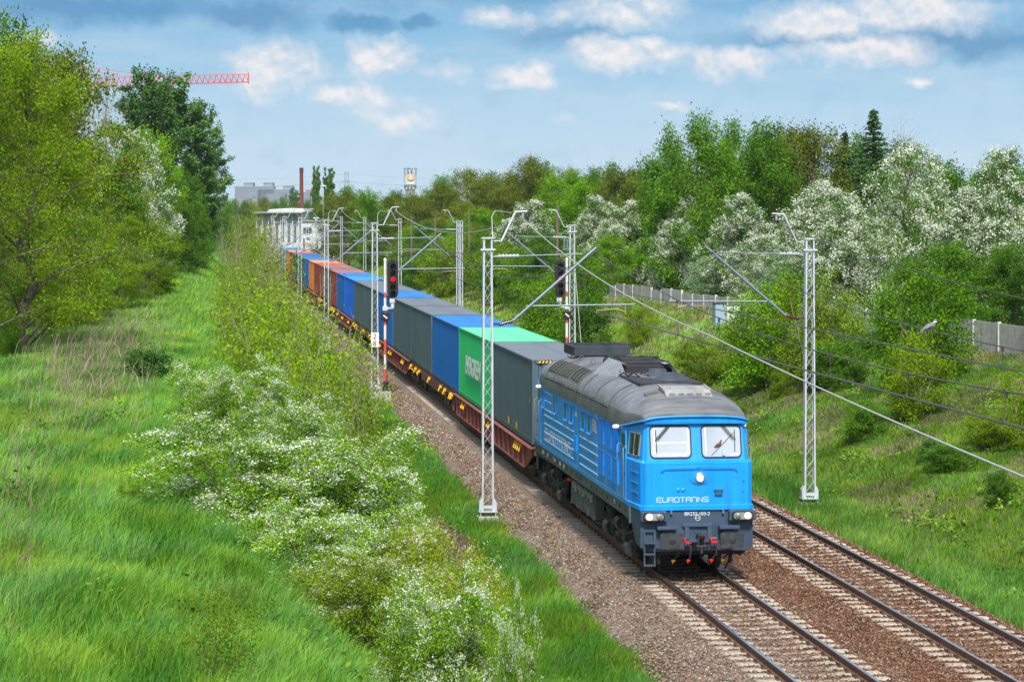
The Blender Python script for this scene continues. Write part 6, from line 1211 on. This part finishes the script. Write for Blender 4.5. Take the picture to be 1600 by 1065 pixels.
def build_things():
    conc = MATS['footing_concrete']; wh = MATS['white_paint']; blk = MATS['black_rubber']; st = MATS['galvanised_paint']
    # fence above the cutting
    o = empty('concrete_fence', (19, 130, 0)); tag(o, 'grey panel fence with concrete posts along the top of the cutting', 'fence')
    pm = mat('fence_post_concrete', (.55, .55, .5), .9, var=.15, vscale=4.); pn = mat('fence_panel_grey', (.48, .455, .41), .95, var=.3, vscale=2.5, bump=.3)
    n = 0; y = 82.
    prev = None
    while y < 185:
        x = 18.1 + (165 - y) * .032; g = gz(x, y); top = np.interp(y, [98, 165], [4.1, 3.3]); top = max(top, g + 1.0)
        m = MB(); m.box(x - .07 - 19, y - .07 - 130, g - .3, x + .07 - 19, y + .07 - 130, top + .06, .01); m.build('post', [pm], o)
        if prev: m = MB(); m.beam((prev[0] - 19, prev[1] - 130 + .08, (prev[2] + g - .4) / 2 + .0), (x - 19, y - 130 - .08, (prev[2] + g - .4) / 2), .05, (prev[2] - g + .4)); m.build('panel', [pn], o)
        prev = (x, y, top); y += 3.0
    # grey equipment cabinets
    (x, y, z), d = hit(1128, 508)
    m = MB(); m.box(-.45, -.4, -.2, .15, .4, 1.15, .03); m.mat(1); m.box(.2, -.3, -.2, .95, .3, 1.0, .03); m.mat(2); m.box(-.47, -.42, 1.15, .17, .42, 1.2, .01)
    o = empty('equipment_cabinet', (x, y, z)); tag(o, 'blue grey and cream trackside cabinets standing in the grass by the fence', 'equipment cabinet'); m.build('housing', [mat('cabinet_blue_grey', (.28, .4, .48), .5), mat('cabinet_cream', (.55, .56, .5), .6), blk], o)
    m = MB(); m.box(-.15, -.415, .1, .12, -.4, 1.05, .004); m.m = 1; m.box(.06, -.43, .55, .1, -.415, .7); m.build('door', [mat('cabinet_blue_grey', (.28, .4, .48)), blk], o)
    # pigeon on the right messenger wire
    yb = pix(1446, 510, X=4.04)[1]; t = (yb - 24) / (75.9 - 24); zb = 6.5 + .85 * t - 4 * .95 * t * (1 - t)
    o = empty('wood_pigeon', (4.04 + .1, yb, zb)); tag(o, 'grey wood pigeon perched on the upper overhead wire', 'bird')
    gp = mat('pigeon_grey', (.19, .19, .22), .8, var=.15, vscale=20.); m = MB()
    m.tube([(-.2, 0, -.04), (-.12, 0, .02), (-.05, 0, .06), (.03, 0, .09), (.08, 0, .12), (.105, 0, .165), (.12, 0, .2), (.135, 0, .225)], [.022, .04, .062, .07, .055, .034, .032, .018], 10); m.build('body', [gp], o)
    m = MB(); m.obox((-.2, 0, -.05), (.85, 0, .5), (0, 1, 0), (-.5, 0, .85), .09, .03, .008); m.build('tail', [mat('pigeon_dark', (.1, .1, .12), .8)], o)
    for s in (-1, 1): m = MB(); m.tube([(.04, s * .055, .11), (-.05, s * .07, .07), (-.16, s * .035, .0)], [.02, .035, .008], 8); m.build('wing', [gp], o)
    m = MB(); m.tube([(.145, 0, .215), (.17, 0, .207)], [.01, .003], 6); m.build('beak', [mat('beak_orange', (.7, .35, .1), .6)], o); m = MB(); m.torus((.112, 0, .17), .034, .012, 10); m.build('neck_patch', [wh], o)
    m = MB(); [m.cyl((.0, s * .02, .03), (.0, s * .02, -.005), .006, 5) for s in (-1, 1)]; m.build('feet', [mat('pigeon_pink', (.5, .15, .15), .7)], o)
    # crane
    red = mat('crane_red', (.62, .06, .05), .5); o = empty('tower_crane', pix(60, 330, zc=520)[:2] + (0,)); tag(o, 'red tower crane jib reaching over the trees on the left', 'crane'); ux = Vector((CN, -SN, 0)); s = 520 / FPX; base = Vector(o.location)
    def P(u, v, d=0.): p = Vector(pix(u, v, zc=520)); return p - base + Vector((SN, CN, 0)) * d
    m = MB(); a0, a1 = P(100, 137), P(388, 128); b0, b1 = P(100, 137, 1.4), P(388, 128, 1.4); t0, t1 = P(100, 122, .7), P(386, 116, .7)
    for a, b in ((a0, a1), (b0, b1), (t0, t1)): m.beam(a, b, .13, .13)
    n = 32
    for i in range(n):
        f0, f1, fm = i / n, (i + 1) / n, (i + .5) / n
        for q0, q1 in ((a0, a1), (b0, b1)): m.beam(q0.lerp(q1, f0), t0.lerp(t1, fm), .07, .07); m.beam(t0.lerp(t1, fm), q0.lerp(q1, f1), .07, .07)
    m.beam(P(388, 131), P(388, 114), .25, .25); m.build('jib', [red], o)
    m = MB(); m.beam(P(60, 95), P(250, 120), .12, .12); m.beam(P(60, 95), P(180, 118), .1, .1); m.build('tie_bars', [red], o)
    m = MB()
    for dx in (-7, 7):
        for dd in (0, 1.8): m.beam(P(60 + dx, 330, dd), P(60 + dx, 95 if dd else 110, dd), .2, .2)
    for i in range(22): m.beam(P(53, 330 - i * 10), P(67, 320 - i * 10), .12, .12); m.beam(P(67, 330 - i * 10), P(53, 320 - i * 10), .12, .12)
    m.build('tower', [red], o)
    # ---- buildings and landmarks far off. helper: box by photo columns at depth
    def far(nm, zc, lab, cat, u=None): p = pix(u, 330, zc=zc); o = empty(nm, (p[0], p[1], 0), -YAW); tag(o, lab, cat); return o, (lambda uu: (uu - u) * zc / FPX), (lambda v: CAMH - (v - 330) * zc / FPX)
    wall = mat('white_render', (.52, .54, .55), .8, var=.12, vscale=.5, dirt=(.42, .42, .42, .62)); win = mat('window_dark', (.05, .06, .08), .2, spec=.8); fwin = mat('far_window', (.1, .13, .17), .5); gry = mat('panel_block_grey', (.25, .29, .35), .85, var=.12, vscale=.1); pink = mat('panel_block_pink', (.42, .2, .17), .85); rf = mat('grey_roof', (.3, .3, .3), .8); brick = mat('chimney_brick', (.2, .055, .045), .85, var=.2, vscale=1.)
    o, X, Z = far('station_building', 425, 'white boxy station building with small windows beyond the train', 'building', 490)
    m = MB(); m.box(X(471), 0, -1.5, X(515), 11, Z(346)); m.mat(1); m.box(X(470.5), -.3, Z(346), X(515.5), 11.3, Z(344.5)); m.mat(0); m.box(X(510), .5, Z(345), X(513), 3, Z(341)); m.box(X(492), .5, Z(345), X(495), 3, Z(341)); m.build('wall', [wall, rf], o)
    for (a, b, c, d, k) in [(474, 478, 356, 364, 0), (479, 482, 356, 364, 0), (483, 487, 356, 364, 0), (479, 484, 371, 374, 0), (502, 505, 371, 375, 0), (493, 497, 375, 388, 1), (502, 506, 381, 385, 0), (474, 476, 372, 388, 1), (506, 510, 381, 386, 0)]:
        w = MB(); w.box(X(a), -.12, Z(d), X(b), .02, Z(c)); f = w.build('window' if not k else 'door', [win if not k else mat('brown_door', (.12, .04, .03), .6)], o)
    m = MB(); m.box(X(515), 0, -1.5, X(522), 6, Z(400)); m.build('annex', [wall], o)
    o, X, Z = far('depot_hall', 440, 'long white depot hall with tall columns behind the thicket', 'building', 430)
    m = MB(); m.box(X(396), 4, -1.5, X(470), 30, Z(333)); m.mat(1); m.box(X(394), 2, Z(333), X(471), 32, Z(331)); m.build('wall', [wall, rf], o)
    m = MB(); m.prism([(X(410), Z(331)), (X(415), Z(327)), (X(445), Z(325)), (X(468), Z(326)), (X(470), Z(331))], 8, 26, 'y'); m.build('roof', [wall], o)
    for i in range(8): w = MB(); u = 399.5 + i * 9.5; w.box(X(u), 3.85, Z(378), X(u + 3.2), 4.05, Z(348)); w.build('window', [fwin], o)
    for i in range(8): w = MB(); u = 397 + i * 9.5; w.box(X(u), 3.3, -1.5, X(u + 1.4), 3.98, Z(333)); w.build('column', [wall], o)
    o, X, Z = far('factory_chimney', 700, 'tall slender brick chimney behind the white depot', 'chimney', 471); m = MB(); m.lathe([(.72, -1), (.62, 6), (.5, Z(264)), (.56, Z(263.5)), (.56, Z(262)), (.3, Z(262))], (0, 0, 0), 16); m.build('shaft', [brick], o); m = MB(); m.lathe([(.57, Z(270)), (.57, Z(262.3))], (0, 0, 0), 16); m.build('sooty_top', [mat('soot_brick', (.06, .04, .04), .9)], o)
    for (u, lab, parts) in [(410, 'long grey apartment slab with rooftop boxes on the horizon', [(367, 428, 291, 0), (379, 394, 285, 6), (410, 425, 285, 6)]), (445, 'lower grey apartment slab left of the brick chimney', [(403, 456, 296, 0), (441, 456, 290, 6)]), (482, 'pinkish apartment block right of the brick chimney', [(470, 484, 300, 0), (476, 488, 296, 8)]), (436, 'low grey block with pink stripe in front of the grey slabs', [(420, 450, 303, -20)])]:
        o, X, Z = far('apartment_block', 1700 if u != 436 else 1500, lab, 'apartment block', u)
        for (a, b, v, dy) in parts:
            m = MB(); m.box(X(a), dy, -2, X(b), dy + 12, Z(v)); w = m.build('wall', [pink if (u == 482 and dy == 8) else gry], o)
            nn = max(3, int((b - a) / 2.6)); rows = 6 if dy != 6 else 1
            for r_ in range(rows): g = MB(); [g.box(X(a + (b - a) * (i + .2) / nn), dy - .25, Z(v + 2.4 + r_ * 3.4), X(a + (b - a) * (i + .75) / nn), dy + .02, Z(v + .9 + r_ * 3.4)) for i in range(nn)]; g.build('window_row', [fwin], w)
    # water tower
    o, X, Z = far('water_tower', 1400, 'white cylindrical water tower with an orange ring sign on its tank', 'water tower', 641); s = 1400 / FPX
    m = MB(); m.lathe([(9.6 * s, Z(289)), (9.8 * s, Z(288)), (9.6 * s, Z(287)), (9.6 * s, Z(268)), (9.9 * s, Z(267)), (9.9 * s, Z(266)), (.1, Z(265.5))], (0, 0, 0), 24); m.build('tank', [wall], o)
    m = MB(); m.lathe([(6.2 * s, -2), (7.2 * s, Z(310)), (7.4 * s, Z(297)), (8.4 * s, Z(296)), (8.4 * s, Z(294.5)), (7.2 * s, Z(294)), (8. * s, Z(289))], (0, 0, 0), 24); m.build('shaft', [mat('tower_shaft', (.36, .33, .33), .85, var=.25, vscale=.3)], o)
    m = MB(); R1 = 9.7 * s
    for i in range(21):
        a0, a1 = R(120 + 300 * i / 20 + 0), R(120 + 300 * (i + 1) / 20); 
        if i == 20: break
        def pp(a): x = 1. * s + 4.1 * s * math.cos(a); return (x, -math.sqrt(max(.1, R1 ** 2 - x * x)) - .05, Z(277.5) + 4.1 * s * math.sin(a))
        m.tube([pp(a0), pp(a1)], [(.2 + .35 * math.sin(math.pi * (i) / 20)), (.2 + .35 * math.sin(math.pi * (i + 1) / 20))], 6)
    m.build('ring_sign', [mat('sign_orange', (.8, .32, .02), .5)], o)
    m = MB()
    for i in range(16): a = i * math.pi / 8; m.beam((9.6 * s * math.cos(a), 9.6 * s * math.sin(a), Z(266)), (9.6 * s * math.cos(a), 9.6 * s * math.sin(a), Z(262.5)), .25, .25)
    for a in (-1.9, -1.3, 3.4, -.2): 
        for zz in (291, 268): m.box(8.6 * s * math.cos(a) - .5, 8.6 * s * math.sin(a) - .5, Z(zz + 4), 8.6 * s * math.cos(a) + .5, 8.6 * s * math.sin(a) + .5, Z(zz - 3))
    m.build('antennas', [mat('antenna_grey', (.1, .12, .14), .6)], o); m = MB(); m.lathe([(2.2 * s, Z(266)), (2.4 * s, Z(264)), (1.6 * s, Z(262)), (.01, Z(261.5))], (-1, -2, 0), 12); m.build('blue_dome', [mat('dome_blue', (.03, .22, .5), .5)], o)
    m = MB(); m.box(-.4, -7.3 * s - .1, Z(304), .5, -7. * s + .4, Z(301.5)); m.build('window', [win], o)
    o, X, Z = far('flat_roofed_hall', 1200, 'low blue grey roofed hall beside the water tower', 'building', 625); m = MB(); m.box(X(606), 0, -2, X(662), 20, Z(312)); m.mat(1); m.box(X(605), -1, Z(312), X(663), 21, Z(309)); m.build('wall', [wall, mat('blue_roof', (.06, .11, .18), .6)], o)
    # pylon with lines
    o, X, Z = far('power_pylon', 1300, 'lattice electricity pylon between the poplars and the water tower', 'pylon', 541.5); pg = mat('pylon_grey', (.3, .34, .38), .6); m = MB(); s = 1300 / FPX
    for sx in (-1, 1):
        for sy in (-1, 1): m.beam((sx * 3.4 * s, sy * 1., 0), (sx * 2.6 * s, sy * .9, Z(268)), .22, .22)
    for i in range(16): z0, z1 = Z(312) + i * (Z(268) - Z(312)) / 16, Z(312) + (i + 1) * (Z(268) - Z(312)) / 16; m.beam((-2.9 * s, -.9, z0), (2.9 * s, -.9, z1), .13, .13); m.beam((2.9 * s, -.9, z0), (-2.9 * s, -.9, z1), .13, .13)
    m.build('tower', [pg], o)
    for v, w in ((283, 8), (295, 10), (272, 3)): m = MB(); m.beam((-w * s, 0, Z(v)), (w * s, 0, Z(v)), .3, .3); m.beam((-w * s, 0, Z(v)), (0, 0, Z(v - 1.5)), .15, .15); m.beam((w * s, 0, Z(v)), (0, 0, Z(v - 1.5)), .15, .15); m.build('crossarm', [pg], o)
    for v, w in ((284, 7), (284, -7), (272, 0)):
        m = MB(); pts = []
        for i in range(-10, 11): t = i / 10; pts.append((w * s + t * 160, abs(t) * 30 * 1., Z(v) - 5 * (1 - (1 - 2 * abs(t)) ** 2) * .6 - (0 if i < 0 else 0)))
        m.tube(pts, .05, 4, False); m.build('power_line', [pg], o)
    # tall light pole, short posts, trackside post
    for (u, v, zc, r, lab) in [(505, 290, 420, .16, 'tall thin grey lighting pole above the white station building'), (494, 340, 400, .08, 'short lamp post in front of the white station building')]:
        p = pix(u, v, zc=zc); o = empty('lighting_pole', (p[0], p[1], -1)); tag(o, lab, 'lamp post'); m = MB(); m.tube([(0, 0, 0), (0, 0, p[2] + 1)], [r, r * .6], 8); m.build('pole', [st], o); m = MB(); m.box(-.5, -.3, p[2] + .8, .5, .3, p[2] + 1.05, .05); m.build('lamp', [st], o)
    for i, (u, v, zc) in enumerate([(643, 338, 290), (680, 336, 270), (733, 330, 250), (871, 320, 200)]):
        p = pix(u, v, zc=zc); z = gz(p[0], p[1]); m = MB(); m.tube([(0, 0, -.3), (0, 0, p[2] - z)], [.14, .1], 6); o = m.build('wooden_post', [mat('weathered_wood', (.16, .12, .09), .9)], None, (p[0], p[1], z)); tag(o, 'bare grey brown wooden pole among the bushes beyond the masts, %s from the left' % ['first', 'second', 'third', 'fourth'][i], 'pole')
    # two people at the station door
    for (u, c, lab) in [(515.5, (.02, .02, .025), 'person in dark clothes standing by the white station building'), (518.5, (.4, .03, .03), 'person in a red top beside the person in dark clothes')]:
        p = pix(u, 400, zc=395); person(p[0], p[1], 0, c, lab)
def person(x, y, z, c, lab):
    o = empty('person', (x, y, -.35)); tag(o, lab, 'person', 'people by the station'); me = bpy.data.meshes.new('body')
    V = [(0, 0, .95), (0, 0, 1.15), (0, 0, 1.4), (0, 0, 1.52), (0, -.01, 1.66), (.2, 0, 1.4), (.26, .02, 1.12), (.25, -.06, .88), (-.2, 0, 1.4), (-.26, .02, 1.12), (-.25, -.06, .88), (.1, 0, .88), (.11, -.02, .48), (.11, .02, .06), (.12, -.12, .03), (-.1, 0, .88), (-.11, -.02, .48), (-.11, .02, .06), (-.12, -.12, .03)]
    E_ = [(0, 1), (1, 2), (2, 3), (3, 4), (2, 5), (5, 6), (6, 7), (2, 8), (8, 9), (9, 10), (0, 11), (11, 12), (12, 13), (13, 14), (0, 15), (15, 16), (16, 17), (17, 18)]
    Rr = [.15, .14, .15, .06, .1, .07, .05, .04, .07, .05, .04, .1, .07, .05, .04, .1, .07, .05, .04]; me.from_pydata(V, E_, []); b = link('body', me, o); b.modifiers.new('skin', 'SKIN'); me.skin_vertices.new() if not me.skin_vertices else None
    for i, r in enumerate(Rr): me.skin_vertices[0].data[i].radius = (r, r * .85)
    me.skin_vertices[0].data[0].use_root = True; sb = b.modifiers.new('sub', 'SUBSURF'); sb.levels = 1; sb.render_levels = 1; me.materials.append(mat('clothes_%d' % int(c[0] * 100), c, .9))
    m = MB(); m.lathe([(.001, 1.56), (.07, 1.6), (.085, 1.68), (.07, 1.76), (.001, 1.79)], (0, -.02, 0), 12); m.build('head', [mat('skin_tone', (.5, .3, .22), .6)], o); m = MB(); m.lathe([(.09, 1.68), (.08, 1.77), (.001, 1.81)], (0, 0, 0), 12); m.build('hair', [mat('hair_dark', (.04, .03, .02), .8)], o)
# ------------------------------------------------------------------ assemble
import time
_t = [time.time()]
def lap(n): print('%s %.1fs' % (n, time.time() - _t[0])); _t[0] = time.time()
build_ground(); build_track(0., 'left railway track with the train on it'); build_track(4.04, 'empty right railway track with shiny rails'); lap('track')
build_loco(); lap('loco'); build_containers(); lap('containers'); build_masts(); build_things(); lap('line')
build_kinds(); lap('kinds'); build_plants(); lap('plants'); build_grass(); lap('grass')

# the air: far things pale towards blue
hz = MB(); hz.box(-900, -25, -6, 900, 1900, 60); hm = bpy.data.materials.new('thin_air'); hm.use_nodes = True; t = NT(hm.node_tree)
pv = t.n('ShaderNodeVolumePrincipled'); pv.inputs['Color'].default_value = (.8, .9, 1, 1); pv.inputs['Density'].default_value = .00006; pv.inputs['Anisotropy'].default_value = .1
ou = t.n('ShaderNodeOutputMaterial'); t.l(pv.outputs[0], ou.inputs['Volume'])
tag(hz.build('haze', [hm]), 'thin pale blue haze in the air over the whole view', 'haze', kind='stuff')
scene.cycles.volume_bounces = 0; scene.cycles.volume_step_rate = 10
